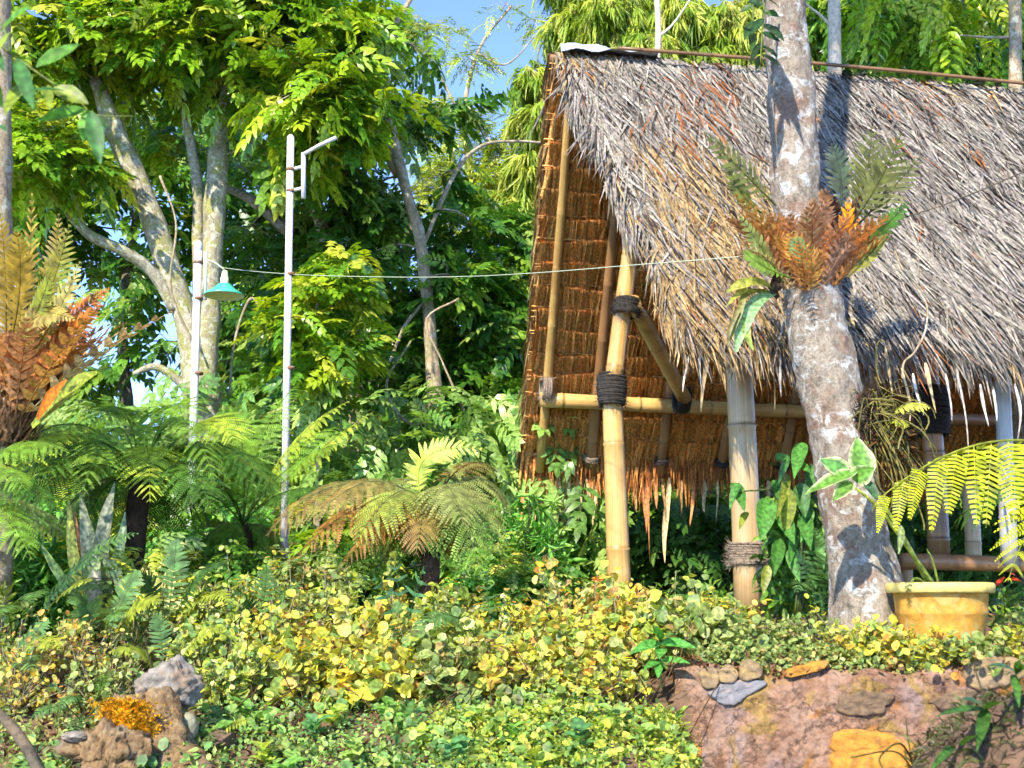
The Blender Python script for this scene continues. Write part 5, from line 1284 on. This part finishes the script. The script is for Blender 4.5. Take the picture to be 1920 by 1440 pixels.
cover('broad fresh green weeds at the foot of the bank', 'ground_cover', 760, (300, 1050), (4.3, 5.3), 'weedmix', .05, ROUND_LO, .75, M_SOFT, .09, 46)
cover('bright yellow-green creeping plant beside the wall', 'ground_cover', 7000, (820, 1300), (4.35, 5.05), 'yellowgreen', .018, ROUND_LO, .85, M_SOFT, .06, 130)
cover('yellow-green taller weeds beside the wall', 'ground_cover', 700, (900, 1300), (4.35, 5.0), 'yellowgreen', .042, ROUND_LO, .75, M_SOFT, .09, 40)
cover('mixed weeds round the stump and stones', 'ground_cover', 3500, (-150, 420), (4.25, 5.1), 'olive', .03, LEAF_LO, .5, M_SOFT, .10, 120)
cover('fresh weeds crowding the stump', 'ground_cover', 700, (60, 420), (4.2, 4.55), 'weedmix', .045, ROUND_LO, .75, M_SOFT, .12, 36)
cover('dry leaf litter and twigs on the soil', 'leaf_litter', 3600, (-250, 1350), (4.6, 6.6), c255(150, 106, 70, .4), .05, LEAF_LO, .35, M_DRY, .015, None, .6)
cover('fallen straw under the hut', 'leaf_litter', 900, (900, 2000), (6.6, 9.5), c255(170, 130, 84, .5), .12, BLADE, .12, M_DRY, .02, None, .3)
cover('shaded low plants under the hut', 'ground_cover', 3500, (-100, 2000), (6.5, 9.0), 'mid', .10, LEAF_LO, .3, M_SOFT, .14, 240)
g = Geo(); n = 420
px = 1262 + rng.normal(0, 30, n); Yv = 5.0 + rng.normal(0, .06, n); x_ = (px - 960) / F * Yv * 1.02
inst(g, BLADE, np.stack([x_, Yv, ground_h(x_, Yv) - .01], -1), rng.normal(0, .5, (n, 3)) + A(0, -.1, 1), rdir(n), rng.uniform(.06, .16, n), .005, c255(176, 190, 80, .5)[None] * rng.uniform(.5, 1.2, (n, 1)), .5)
o = obj('grass', g, M_SOFT, kind='stuff'); o['label'] = 'tuft of fine yellowish grass at the wall corner'; o['category'] = 'grass'

# bare twigs among the shrubs
g = Geo()
for k in range(260):
    b_ = on_ground(rng.uniform(-60, 1300), rng.uniform(5.0, 5.9)); e_ = b_ + A(rng.normal(0, .10), rng.normal(-.03, .06), rng.uniform(.05, .26))
    tube(g, bez([b_, (b_ + e_) / 2 + rng.normal(0, .03, 3), e_], 5), rng.uniform(.0012, .003), 4, c255(150, 120, 84, .5) * rng.uniform(.4, 1.1), cap=False)
o = obj('dry_twigs', g, M_DRY, kind='stuff'); o['label'] = 'tangle of thin dry twigs among the shrubs'; o['category'] = 'twigs'

g = Geo(); n = 4200; x_ = rng.uniform(.78, 2.6, n); y_ = wall_y(x_) + np.abs(rng.normal(.10, .07, n)) + .05; z_ = np.maximum(ground_h(x_, y_), wall_top(x_) - .005) + rng.random(n) ** 2 * .06
inst(g, ROUND_LO, np.stack([x_, y_, z_], -1), rdir(n) + A(0, -.5, .05), A(0, -.6, 1) + rng.normal(0, .4, (n, 3)), rng.uniform(.012, .032, n), rng.uniform(.010, .026, n), pick('olive', n), .15)
o = obj('ground_cover', g, M_SOFT, kind='stuff'); o['label'] = 'small olive creeper spilling along the lip of the wall'; o['category'] = 'ground cover'
g = Geo(); n = 1200; x_ = rng.uniform(.72, 2.6, n); y_ = wall_y(x_) + rng.uniform(.02, .3, n)
inst(g, LEAF_LO, np.stack([x_, y_, np.maximum(ground_h(x_, y_), wall_top(x_) - .01) + .006], -1), rdir(n), A(0, -.3, 1) + rng.normal(0, .4, (n, 3)), rng.uniform(.015, .05, n), rng.uniform(.006, .02, n), c255(160, 110, 70, .45)[None] * rng.uniform(.4, 1.3, (n, 1)))
o = obj('leaf_litter', g, M_DRY, kind='stuff'); o['label'] = 'dry leaf litter along the top of the wall'; o['category'] = 'ground cover'

# ------------------------------------------------------------------ small ferns and broad-leaved plants on the bank
def small_fern(label, px, Y, fl, group='small ferns on the bank', dz=0.0):
    root = thing('fern', on_ground(px, Y, dz), label, 'fern', group)
    for (ex, ey, eY), (mx, my), c, pl, n_ in fl:
        b_ = on_ground(px, Y, dz + .02); m_ = P(mx, my, (Y + eY) / 2); e_ = P(ex, ey, eY)
        g = frond([b_, m_, e_], n_, pl, LOBE, pw=pl * .22, col=c, face=A(0, -.7, 1), ang=74, s0=.25, droop=.15, rad=.003)
        obj('frond', g, M_FERN, root)
gr = c255(120, 170, 90, .48); gry = c255(190, 206, 70, .55); gdk = c255(84, 132, 60, .45)
small_fern('sword fern drooping its frond before the fern trunk', 920, 5.7, [((770, 1195, 5.4), (860, 1085), gr, .085, 17), ((985, 1120, 5.5), (950, 1090), gdk, .06, 12), ((905, 1050, 5.6), (920, 1100), gr, .05, 9)])
small_fern('broad-lobed blue-green fern over the hedge by the fern trunk', 760, 5.75, [((690, 1075, 5.6), (735, 1090), c255(110, 170, 110, .48), .075, 6), ((800, 1060, 5.6), (775, 1090), c255(110, 170, 110, .48), .08, 6), ((740, 1050, 5.7), (750, 1095), c255(110, 170, 110, .48), .07, 6)])
small_fern('yellow-green fern fanning above the pale rock', 330, 5.4, [((205, 1225, 5.2), (280, 1190), gry, .07, 18), ((420, 1180, 5.3), (370, 1170), gry, .06, 16), ((290, 1150, 5.4), (310, 1180), gr, .06, 14)])
small_fern('fine fern beside the orange lichen', 190, 5.0, [((110, 1330, 4.8), (150, 1270), gr, .05, 16), ((60, 1345, 4.8), (120, 1300), gr, .05, 16), ((190, 1260, 4.8), (200, 1290), gr, .05, 14), ((130, 1395, 4.6), (150, 1320), gr, .05, 14), ((215, 1310, 4.7), (220, 1290), gr, .045, 12)])
small_fern('fronds of a green fern along the picture edge', 60, 6.0, [((190, 1030, 5.8), (120, 1060), gr, .10, 20), ((-40, 1080, 5.7), (10, 1050), gry, .11, 18), ((170, 1090, 5.6), (120, 1080), gry, .10, 18), ((60, 1130, 5.5), (80, 1060), gr, .10, 18), ((-10, 1160, 5.4), (20, 1090), gr, .10, 18), ((260, 1000, 6), (150, 1010), gr, .09, 18)])
small_fern('shaded fern arching before the strap-leaved plant', 330, 6.1, [((240, 1080, 5.9), (290, 1040), gdk, .09, 18), ((420, 1060, 5.9), (370, 1040), gdk, .09, 18), ((330, 1010, 6.1), (330, 1060), gr, .09, 16), ((430, 1130, 5.7), (390, 1070), gry, .08, 18)])
small_fern('pale green fern at the edge above the fallen branch', 20, 5.4, [((-40, 1230, 5.2), (-10, 1180), gr, .09, 16), ((110, 1215, 5.2), (60, 1170), gry, .09, 16), ((60, 1260, 5.0), (50, 1200), gr, .08, 15), ((90, 1160, 5.4), (60, 1190), gr, .09, 16)])
small_fern('dark comb-like fern frond before the bracket pole', 500, 5.9, [((440, 1115, 5.7), (470, 1085), gdk, .08, 18), ((560, 1100, 5.7), (530, 1080), gr, .08, 16), ((500, 1060, 5.8), (500, 1090), gr, .07, 14)])
small_fern('green fern among the shrubs under the tree ferns', 210, 5.75, [((130, 1130, 5.6), (170, 1095), gr, .09, 18), ((300, 1130, 5.6), (260, 1095), gry, .09, 18), ((215, 1165, 5.5), (215, 1110), gr, .08, 16), ((260, 1070, 5.8), (235, 1100), gr, .09, 16)])
small_fern('little fern on the soil near the round stone', 400, 4.8, [((470, 1350, 4.7), (440, 1350), gry, .04, 12), ((395, 1400, 4.6), (400, 1360), gr, .03, 9)])
small_fern('green fern standing between rope-wound post and trunk', 1525, 5.9, [((1490, 1030, 5.8), (1510, 1040), gr, .07, 14), ((1560, 1020, 5.7), (1540, 1030), gr, .08, 14), ((1530, 990, 5.8), (1530, 1040), gr, .08, 14), ((1560, 1090, 5.6), (1550, 1040), gdk, .08, 14), ((1495, 1110, 5.6), (1505, 1050), gr, .07, 14)])

def big_leaf(root, pos, tip, W, col, edge=None, nor=(0, -.7, .7), sag=.12, name='leaf', stations=(0, .10, .25, .45, .65, .85, 1), half=(.05, .36, .50, .48, .36, .17, .0)):
    pos, tip = np.asarray(pos, float), np.asarray(tip, float); d = tip - pos; L_ = np.linalg.norm(d)
    T = d / L_; sd = nrm(np.cross(T, np.asarray(nor, float))); nn = np.cross(sd, T); nn = nn if nn @ np.asarray(nor) > 0 else -nn
    n = 15; s = np.linspace(0, 1, n); hw = np.interp(s, stations, half) * W
    wav = .04 * np.sin(s * 16)
    rows_, cs = [], []
    for f_ in (-1, -.55, 0, .55, 1):
        rows_.append(pos + T * (s * L_)[:, None] + sd * (hw * f_)[:, None] + nn * (abs(f_) * hw * .30 + wav * W * abs(f_) * .5)[:, None] + A(0, 0, -1) * (sag * L_ * s * s)[:, None])
        cc = np.asarray(edge if edge is not None and abs(f_) > .9 else col, float) * (1.2 if f_ == 0 else (1 if abs(f_) > .9 else rng.uniform(.9, 1.05)))
        cs.append(np.broadcast_to(cc, (n, 3)))
    f = []
    for r in range(4):
        for k in range(n - 1):
            a_, b_ = r * n + k, (r + 1) * n + k; f += [(a_, b_, b_ + 1), (a_, b_ + 1, a_ + 1)]
    g = Geo(); g.add(np.concatenate(rows_), f, np.concatenate(cs))
    return obj(name, g, M_SOFT, root, smooth=True)
def stem(root, pts, r, col, name='stem'):
    g = Geo(); p = smooth_path(np.array([q if len(q) == 3 and not isinstance(q, tuple) else P(*q) for q in pts]), 18); tube(g, p, np.linspace(r, r * .55, 18), 7, col); return obj(name, g, M_SOFT, root, smooth=True)

sd_ = thing('seedling', on_ground(1240, 5.25), 'broad-leaved bright green seedling standing before the shrubs', 'plant')
stem(sd_, [(1240, 1290, 5.25), (1238, 1240, 5.25), (1236, 1195, 5.25)], .005, c255(110, 170, 70, .5))
fg = c255(120, 206, 90, .52)
for (a0, b0), (a1, b1), wd in [((1236, 1205), (1182, 1216), .055), ((1238, 1205), (1308, 1206), .06), ((1236, 1200), (1232, 1165), .045), ((1240, 1215), (1236, 1228), .05), ((1236, 1240), (1205, 1248), .035), ((1236, 1240), (1233, 1266), .04), ((1240, 1238), (1295, 1235), .045), ((1236, 1195), (1214, 1172), .03), ((1240, 1195), (1262, 1180), .03)]:
    big_leaf(sd_, P(a0, b0, 5.24), P(a1, b1, 5.1), wd, fg * rng.uniform(.85, 1.1))
ORD = 'first second third fourth fifth sixth seventh eighth ninth tenth eleventh twelfth thirteenth fourteenth fifteenth sixteenth seventeenth eighteenth'.split()
for k in range(18):       # broad-leaved rosettes at the foot of the bank
    RW = [(430, 4.75), (520, 4.6), (610, 4.85), (680, 4.55), (740, 4.95), (790, 4.7), (850, 4.5), (900, 4.85), (960, 4.62), (1020, 4.9), (1080, 4.6), (1140, 4.85), (560, 4.42), (640, 4.95), (380, 4.5), (1190, 4.62), (480, 5.05), (1000, 4.42)]; px_, Y_ = RW[k]
    b_ = on_ground(px_, Y_); rw = thing('weed', b_, '%s broad-leaved rosette weed counted from the stump along the bank foot' % ORD[sorted(RW).index((px_, Y_))], 'weed', 'rosette weeds at the foot of the bank')
    cc = [c255(140, 200, 84, .6), c255(190, 214, 84, .66), c255(110, 172, 96, .56), c255(166, 206, 100, .62)][k % 4]
    for q in range(9):
        an = q * 2.4 + k; l_ = rng.uniform(.045, .085); d_ = A(math.cos(an), math.sin(an) * .8 - .15, rng.uniform(.25, .9)); b2 = b_ + A(0, 0, .02 + .008 * q)
        big_leaf(rw, b2, b2 + d_ * l_, l_ * rng.uniform(.5, .72), cc * rng.uniform(.75, 1.2), nor=A(0, -.35, 1) + rng.normal(0, .2, 3), sag=.25)
# large-leaved climber beside the rope-wound post
vl = thing('climber', on_ground(1490, 6.0), 'large-leaved green climber between the rope-wound post and the trunk', 'plant')
vg = c255(104, 172, 74, .5)
for k, pts in enumerate([[(1490, 1150, 6), (1500, 1040, 6), (1470, 930, 5.95), (1410, 920, 5.9), (1385, 925, 5.9)], [(1495, 1150, 6), (1510, 1000, 6), (1500, 900, 5.95), (1480, 860, 5.9)], [(1500, 1150, 6), (1500, 980, 5.95), (1460, 900, 5.9)], [(1500, 1150, 6), (1530, 1000, 6), (1525, 900, 6)]]):
    stem(vl, pts, .006, c255(110, 130, 60, .5))
for x0, y0, x1, y1, wd in [(1376, 905, 1396, 950, .07), (1385, 905, 1368, 950, .05), (1440, 935, 1425, 1005, .105), (1478, 915, 1472, 1000, .085), (1500, 905, 1510, 965, .08), (1505, 830, 1488, 885, .075), (1480, 855, 1458, 905, .04), (1455, 862, 1478, 850, .05), (1530, 870, 1512, 925, .07), (1478, 890, 1455, 960, .05), (1505, 960, 1520, 1020, .075), (1450, 900, 1470, 945, .05), (1495, 870, 1520, 880, .05), (1400, 960, 1386, 985, .04), (1462, 1010, 1450, 1070, .07), (1480, 1030, 1500, 1085, .06), (1465, 960, 1490, 1010, .08), (1520, 950, 1500, 1010, .06), (1440, 1060, 1430, 1110, .05), (1510, 1050, 1530, 1100, .06), (1490, 985, 1478, 1050, .06), (1530, 1000, 1545, 1060, .06)]:
    big_leaf(vl, P(x0, y0, 5.92 + rng.uniform(-.08, .08)), P(x1, y1, 5.8 + rng.uniform(-.1, .1)), wd, (vg if rng.random() < .75 else c255(176, 190, 70, .5)) * rng.uniform(.7, 1.15), nor=A(rng.normal(0, .4), -1, .4))
g = Geo(); n = 500; px = rng.uniform(1430, 1560, n); yy = rng.uniform(930, 1140, n)
pos = np.array([P(a_, b_, 6.15) for a_, b_ in zip(px, yy)]) + rng.normal(0, .08, (n, 3)) * A(0, 1, 0)
inst(g, LEAF, pos, rdir(n) + A(0, -.3, -.6), A(0, -.5, .8) + rng.normal(0, .4, (n, 3)), rng.uniform(.04, .1, n), rng.uniform(.02, .045, n), pick('mid', n), .2); obj('small_leaves', g, M_SOFT, vl, kind='stuff')

# ------------------------------------------------------------------ the yellow pot and its plant
pc = P(1762, 1100, 5.25); gz = float(ground_h(pc[0], 5.25)) - .02; pc = A(pc[0], 5.25, gz)
pot = thing('flower_pot', pc, 'round yellow clay flower pot with a thick pale rim on the wall', 'flower pot')
zr = P(1762, 1096, 5.25)[2] - gz
g = Geo(); lathe(g, [(.001, .0), (.150, .0), (.158, .02), (.172, zr * .5), (.184, zr * .62), (.188, zr * .64), (.186, zr * .68), (.192, zr - .035), (.196, zr - .03)], seg=56, origin=pc); obj('body', g, M_POT, pot, smooth=True)
g = Geo(); lathe(g, [(.190, zr - .036), (.212, zr - .036), (.219, zr - .030), (.221, zr - .004), (.214, zr + .006), (.200, zr + .008), (.190, zr + .002), (.186, zr - .03)], seg=56, origin=pc); obj('rim', g, M_POT_RIM, pot, smooth=True)
g = Geo(); lathe(g, [(.001, zr - .012), (.06, zr - .008), (.13, zr - .016), (.190, zr - .022)], seg=40, origin=pc); obj('potting_soil', g, M_SOIL, pot, smooth=True)
pl_ = thing('potted_plant', pc + A(0, 0, zr), 'variegated arrow-leaved plant leaning out of the yellow pot', 'plant')
sc_ = c255(190, 206, 84, .6)
stem(pl_, [(1742, 1098, 5.25), (1712, 1040, 5.2), (1665, 960, 5.12), (1620, 895, 5.08)], .012, sc_)
stem(pl_, [(1752, 1098, 5.22), (1690, 1010, 5.12), (1640, 945, 5.02), (1590, 905, 5.0)], .010, sc_)
stem(pl_, [(1742, 1098, 5.25), (1715, 1085, 5.18), (1700, 1110, 5.1)], .008, sc_)
stem(pl_, [(1760, 1098, 5.25), (1748, 1050, 5.2), (1738, 1030, 5.2)], .006, sc_)
lg, le = c255(132, 190, 76, .52), c255(226, 232, 176, .7)
big_leaf(pl_, P(1618, 895, 5.06), P(1606, 818, 5.1), .12, lg, le, A(.1, -1, .1), .0); big_leaf(pl_, P(1600, 900, 5.05), P(1640, 872, 5.0), .09, lg, le, A(.3, -1, .3), .1)
big_leaf(pl_, P(1606, 884, 5.04), P(1508, 922, 4.95), .095, lg, le, A(0, -.5, 1), .05); big_leaf(pl_, P(1590, 890, 5.06), P(1535, 858, 5.05), .10, c255(120, 186, 90, .52), le, A(0, -1, .5), .05)
big_leaf(pl_, P(1598, 905, 5.0), P(1560, 930, 4.95), .075, lg * .7, le, A(-.3, -1, .5), .2); big_leaf(pl_, P(1690, 985, 5.1), P(1684, 1040, 5.02), .04, c255(190, 206, 130, .6), None, A(.4, -1, 0), .0)
big_leaf(pl_, P(1620, 900, 5.04), P(1650, 940, 5.0), .05, c255(90, 140, 90, .45), None, A(.3, -1, .3), .1)
fl = thing('flowering_plant', on_ground(1885, 5.35), 'small plant with red-orange petals beside the pot', 'plant')
stem(fl, [(1885, 1150, 5.35), (1880, 1110, 5.3), (1875, 1090, 5.28)], .003, sc_ * .6)
for x0, y0, x1, y1 in [(1868, 1098, 1884, 1078), (1895, 1085, 1915, 1088), (1905, 1080, 1895, 1074)]: big_leaf(fl, P(x0, y0, 5.28), P(x1, y1, 5.25), .022, c255(232, 70, 24, .7), name='petal')
for x0, y0, x1, y1 in [(1885, 1120, 1868, 1100), (1885, 1120, 1905, 1105), (1890, 1130, 1920, 1125), (1880, 1130, 1858, 1128)]: big_leaf(fl, P(x0, y0, 5.3), P(x1, y1, 5.22), .05, c255(90, 130, 60, .45))

# pale strap-leaved plant by the tree ferns
sp = thing('strap_leaf_plant', on_ground(190, 6.5), 'tall plant with long pale grey-green strap leaves below the tree fern', 'plant')
for a_, b_, wd, c in [((178, 1150), [(170, 1040), (150, 920)], .10, c255(186, 196, 160, .5)), ((185, 1160), [(210, 1060), (250, 1180)], .07, c255(170, 200, 150, .55)), ((180, 1160), [(195, 1000), (215, 905)], .09, c255(190, 196, 166, .5)), ((170, 1160), [(140, 1050), (128, 930)], .07, c255(220, 226, 110, .62)), ((190, 1160), [(225, 1030), (235, 960)], .06, c255(180, 206, 160, .55)), ((175, 1160), [(120, 1090), (70, 1010)], .06, c255(150, 190, 110, .5)), ((180, 1180), [(178, 1100), (180, 1010)], .09, c255(210, 208, 190, .6)), ((10, 1160), [(0, 1040), (20, 950)], .08, c255(70, 84, 70, .4)), ((140, 1160), [(150, 1040), (140, 960)], .03, c255(190, 120, 80, .5))]:
    ribbon(sp, [P(*a_, 6.5)] + [P(*q, 6.4) for q in b_], [wd * .6, wd, wd * .75, .006], c, cup=.35)

# leaves hanging in from above
def hang(label, stems_, leaves_, cols, Y, name='hanging_branch'):
    root = thing(name, P(*stems_[0][0][:2], Y), label, 'branch')
    for s_ in stems_:
        g = Geo(); p_ = smooth_path(np.array([P(*q) for q in s_]), 14); tube(g, p_, np.linspace(.005, .0022, 14) * Y / 4, 6, c255(150, 170, 70, .5)); obj('twig', g, M_SOFT, root, smooth=True)
    for x0, y0, x1, y1, wd in leaves_:
        big_leaf(root, P(x0, y0, Y + rng.uniform(-.03, .03) * Y), P(x1, y1, Y + rng.uniform(-.05, .02) * Y), wd, cols[rng.integers(len(cols))] * rng.uniform(.8, 1.15), nor=A(rng.normal(0, .35), -1, .55), sag=.08, stations=(0, .15, .4, .7, .9, 1), half=(.04, .32, .5, .36, .14, 0))
    return root
hang('large glossy green leaves hanging in at the upper corner', [[(-60, 40, 2.2), (20, 100, 2.2), (90, 150, 2.2), (150, 190, 2.2), (175, 215, 2.2), (250, 218, 2.2)], [(-40, -10, 2.2), (10, 60, 2.2), (20, 110, 2.2)]],
     [(68, 126, 152, 74, .034), (0, 60, 56, 5, .04), (-30, 80, 10, 120, .03), (30, 110, 65, 195, .032), (60, 140, 10, 205, .045), (100, 165, 168, 190, .038), (160, 205, 70, 222, .036), (165, 208, 158, 262, .032), (170, 208, 190, 300, .034), (90, 160, 95, 200, .02), (-20, 150, 5, 200, .03), (20, 60, -20, 120, .03), (120, 170, 60, 165, .025), (0, 235, 12, 240, .012), (165, 212, 205, 240, .02)],
     [c255(120, 190, 60, .5), c255(84, 150, 70, .45), c255(170, 196, 60, .5)], 2.2)
hang('dark oval leaves dangling beside the top of the leaning trunk', [[(1440, -60, 5.2), (1432, 20, 5.2), (1428, 80, 5.2), (1426, 118, 5.2)], [(1400, -60, 5.25), (1412, 10, 5.25), (1410, 70, 5.25)]],
     [(1430, 10, 1400, 0, .05), (1432, 22, 1462, 30, .05), (1430, 35, 1408, 60, .045), (1430, 45, 1470, 66, .055), (1428, 62, 1464, 76, .05), (1428, 85, 1458, 105, .045), (1427, 100, 1460, 118, .04), (1410, 40, 1395, 70, .045), (1412, 60, 1408, 90, .045), (1426, 105, 1416, 125, .03), (1412, 12, 1385, 22, .045), (1430, -5, 1460, 5, .05), (1425, 80, 1405, 110, .03)],
     [c255(60, 104, 50, .42), c255(84, 130, 56, .42)], 5.2)

# ------------------------------------------------------------------ rocks, stump, bank in the corner
def rock(name, label, c, rad, mat, seed, cat, jag=.25, spike=None):
    r_ = np.random.default_rng(seed); U, V = 72, 44
    th = np.linspace(0, 2 * np.pi, U, endpoint=False); ph = np.linspace(-np.pi / 2, np.pi / 2, V)
    TH, PH = np.meshgrid(th, ph)
    d = np.stack([np.cos(PH) * np.cos(TH), np.cos(PH) * np.sin(TH), np.sin(PH)], -1)
    s = np.ones(d.shape[:2])
    for k in range(14):        # planar cuts give flat facets and edges
        nrm_ = nrm(r_.normal(size=3)); off = r_.uniform(.70, 1.0) if jag > .1 else 1.2
        dp = d @ nrm_; s = np.where(dp > 1e-3, np.minimum(s, off / np.maximum(dp, 1e-3)), s)
    s *= 1 + jag * .12 * np.sin(d[..., 0] * 13 + 1) * np.sin(d[..., 2] * 11) + r_.normal(0, .02 * jag, s.shape)
    v = d * (s + jag * .16 * fbm(d, 3.2, 5, seed, .6))[..., None] * rad
    if spike is not None: v[..., 2] *= 1 + spike * np.exp(-((d[..., 0] - .15) / .3) ** 2) * (d[..., 2] > 0)
    g = Geo(); i, j = np.meshgrid(np.arange(V - 1), np.arange(U), indexing='ij'); a_ = (i * U + j).ravel(); b_ = (i * U + (j + 1) % U).ravel()
    g.add((v + c).reshape(-1, 3), np.concatenate([np.stack([a_, b_, b_ + U], -1), np.stack([a_, b_ + U, a_ + U], -1)]))
    o = obj(name, g, mat, smooth=False); o['label'] = label; o['category'] = cat
    return o
rock('rock', 'jagged pale grey rock lying on top of the stump', P(318, 1290, 4.78), A(.125, .10, .085), M_ROCK, 3, 'rock', .6, .45)
rock('stone', 'smooth round mossy stone tucked under the pale rock', P(350, 1364, 4.66), A(.043, .04, .055), M_STONE_GREEN, 8, 'stone', .05)
rock('stone', 'flat grey stone lying on the rotten wood', P(142, 1382, 4.4), A(.055, .05, .02), M_ROCK, 5, 'stone', .3)
rock('stone', 'half-buried brown stone in the soil beside the round one', P(410, 1385, 4.75), A(.06, .05, .04), M_STONE_BR, 6, 'stone', .4)
st_ = thing('tree_stump', on_ground(280, 4.6), 'rotten tree stump with a flared root and orange lichen', 'stump')
def lump(path, rads, sides, wob, seed, name, mat, flat=1.0):
    g = Geo(); p_ = smooth_path(np.array(path), 70); tube(g, p_, np.interp(np.linspace(0, 1, 70), np.linspace(0, 1, len(rads)), rads), sides * 2, wob=wob, seed=seed)
    r_ = np.random.default_rng(seed); v = g.v[-1]; g.v[-1] = v + nrm(v - v.mean(0)) * (.022 * fbm(v * A(1, 1, .35), 26, 4, seed, .6))[:, None]
    return obj(name, g, mat, st_, smooth=True)
lump([P(300, 1305, 4.66), P(298, 1350, 4.62), P(312, 1400, 4.58), P(335, 1450, 4.52), P(380, 1490, 4.45)], [.06, .075, .085, .10, .10], 26, .06, 4, 'root', M_WOOD)
lump([P(248, 1320, 4.66), P(240, 1370, 4.62), P(235, 1440, 4.58), P(230, 1500, 4.5)], [.075, .09, .09, .10], 26, .08, 7, 'heartwood', M_WOOD)
lump([P(120, 1398, 4.42), P(175, 1400, 4.42), P(230, 1404, 4.42), P(275, 1415, 4.45)], [.035, .06, .06, .05], 24, .10, 9, 'broken_side', M_WOOD)
lump([P(150, 1450, 4.4), P(200, 1460, 4.4), P(260, 1460, 4.42)], [.06, .08, .07], 20, .10, 12, 'broken_side', M_WOOD)
g = Geo(); n = 8000
t = rng.random(n) ** 1.3; px = 232 + rng.normal(0, 24, n) + 34 * t; py = 1318 + 125 * t + rng.normal(0, 5, n)
pos = np.array([P(a_, b_, 4.455 + abs(a_ - 245) * .0012) for a_, b_ in zip(px, py)]) + A(0, -.012, 0) * rng.random((n, 1)) - A(0, .0, 0)
inst(g, BLADE, pos, rdir(n) + A(0, -1.2, .4), rdir(n), rng.uniform(.005, .012, n), .010, c255(246, 186, 40, .75)[None] * rng.uniform(.55, 1.15, (n, 1)))
obj('orange_lichen', g, M_DRY, st_, kind='stuff')
g = Geo(); p_ = smooth_path(np.array([P(-40, 1310, 3.6), P(10, 1350, 3.6), P(45, 1395, 3.58), P(75, 1450, 3.55), P(95, 1500, 3.5)]), 30)
tube(g, p_, np.linspace(.012, .020, 30), 12, wob=.06)
tag(obj('fallen_branch', g, M_BARK_DARK, smooth=True), 'dark curved bare branch leaning in at the lower corner', 'branch')
bank = Geo(); U, V = 40, 30
uu, vv = np.meshgrid(np.linspace(-1, 1, U), np.linspace(-1, 1, V)); cB = P(1960, 1500, 3.0)
hz = np.clip(1 - (uu * .95) ** 2 - (vv * .95) ** 2, 0, 1) ** .6
vB = np.stack([cB[0] + uu * .42, cB[1] + vv * .5, cB[2] - .42 + hz * .66 + .02 * np.sin(uu * 17) * np.sin(vv * 13)], -1)
i, j = np.meshgrid(np.arange(V - 1), np.arange(U - 1), indexing='ij'); a_ = (i * U + j).ravel()
bank.add(vB.reshape(-1, 3), np.concatenate([np.stack([a_, a_ + 1, a_ + U + 1], -1), np.stack([a_, a_ + U + 1, a_ + U], -1)]))
obj('earth_bank', bank, M_SOIL, smooth=True, kind='structure')
g = Geo(); n = 9000; k = rng.integers(0, U * V, n); pos = vB.reshape(-1, 3)[k] + rng.normal(0, .012, (n, 3)); pos = pos[hz.ravel()[k] > .1]; n = len(pos)
inst(g, BLADE, pos - A(0, 0, .01), rdir(n) * .8 + A(-.2, -.2, .5), rdir(n), rng.uniform(.02, .09, n), rng.uniform(.003, .008, n), np.where(rng.random((n, 1)) < .62, c255(126, 140, 76, .5), c255(120, 104, 76, .42)) * rng.uniform(.5, 1.2, (n, 1)), .5)
o = obj('grass', g, M_SOFT, kind='stuff'); o['label'] = 'short mossy grass covering the corner bank'; o['category'] = 'grass'
wd_ = thing('weed', P(1850, 1310, 2.95), 'broad-bladed green weed growing from the corner bank', 'plant')
for x0, y0, x1, y1, wd in [(1850, 1330, 1750, 1320, .02), (1850, 1330, 1800, 1290, .025), (1850, 1330, 1830, 1390, .03), (1905, 1260, 1850, 1228, .02), (1905, 1265, 1912, 1220, .018), (1900, 1265, 1910, 1310, .022), (1850, 1330, 1880, 1300, .022), (1790, 1400, 1740, 1430, .02), (1800, 1400, 1840, 1360, .02), (1905, 1262, 1935, 1230, .02)]:
    big_leaf(wd_, P(x0, y0, 2.9), P(x1, y1, 2.75), wd, c255(96, 150, 60, .48) * rng.uniform(.8, 1.15))
stem(wd_, [(1850, 1440, 2.9), (1852, 1380, 2.9), (1850, 1330, 2.9)], .004, c255(110, 150, 60, .5)); stem(wd_, [(1900, 1400, 2.9), (1905, 1320, 2.9), (1905, 1260, 2.9)], .004, c255(110, 150, 60, .5))
for pts in [[(1720, 1460, 3.2), (1705, 1400, 3.2), (1698, 1345, 3.2)], [(1720, 1460, 3.2), (1680, 1410, 3.15), (1595, 1420, 3.1)], [(1725, 1460, 3.2), (1690, 1395, 3.1), (1650, 1420, 3.05), (1660, 1450, 3.0)], [(1865, 1340, 3), (1840, 1290, 3.0), (1825, 1245, 3)]]:
    stem(wd_, pts, .003, c255(120, 110, 60, .5), 'grass_stalk')
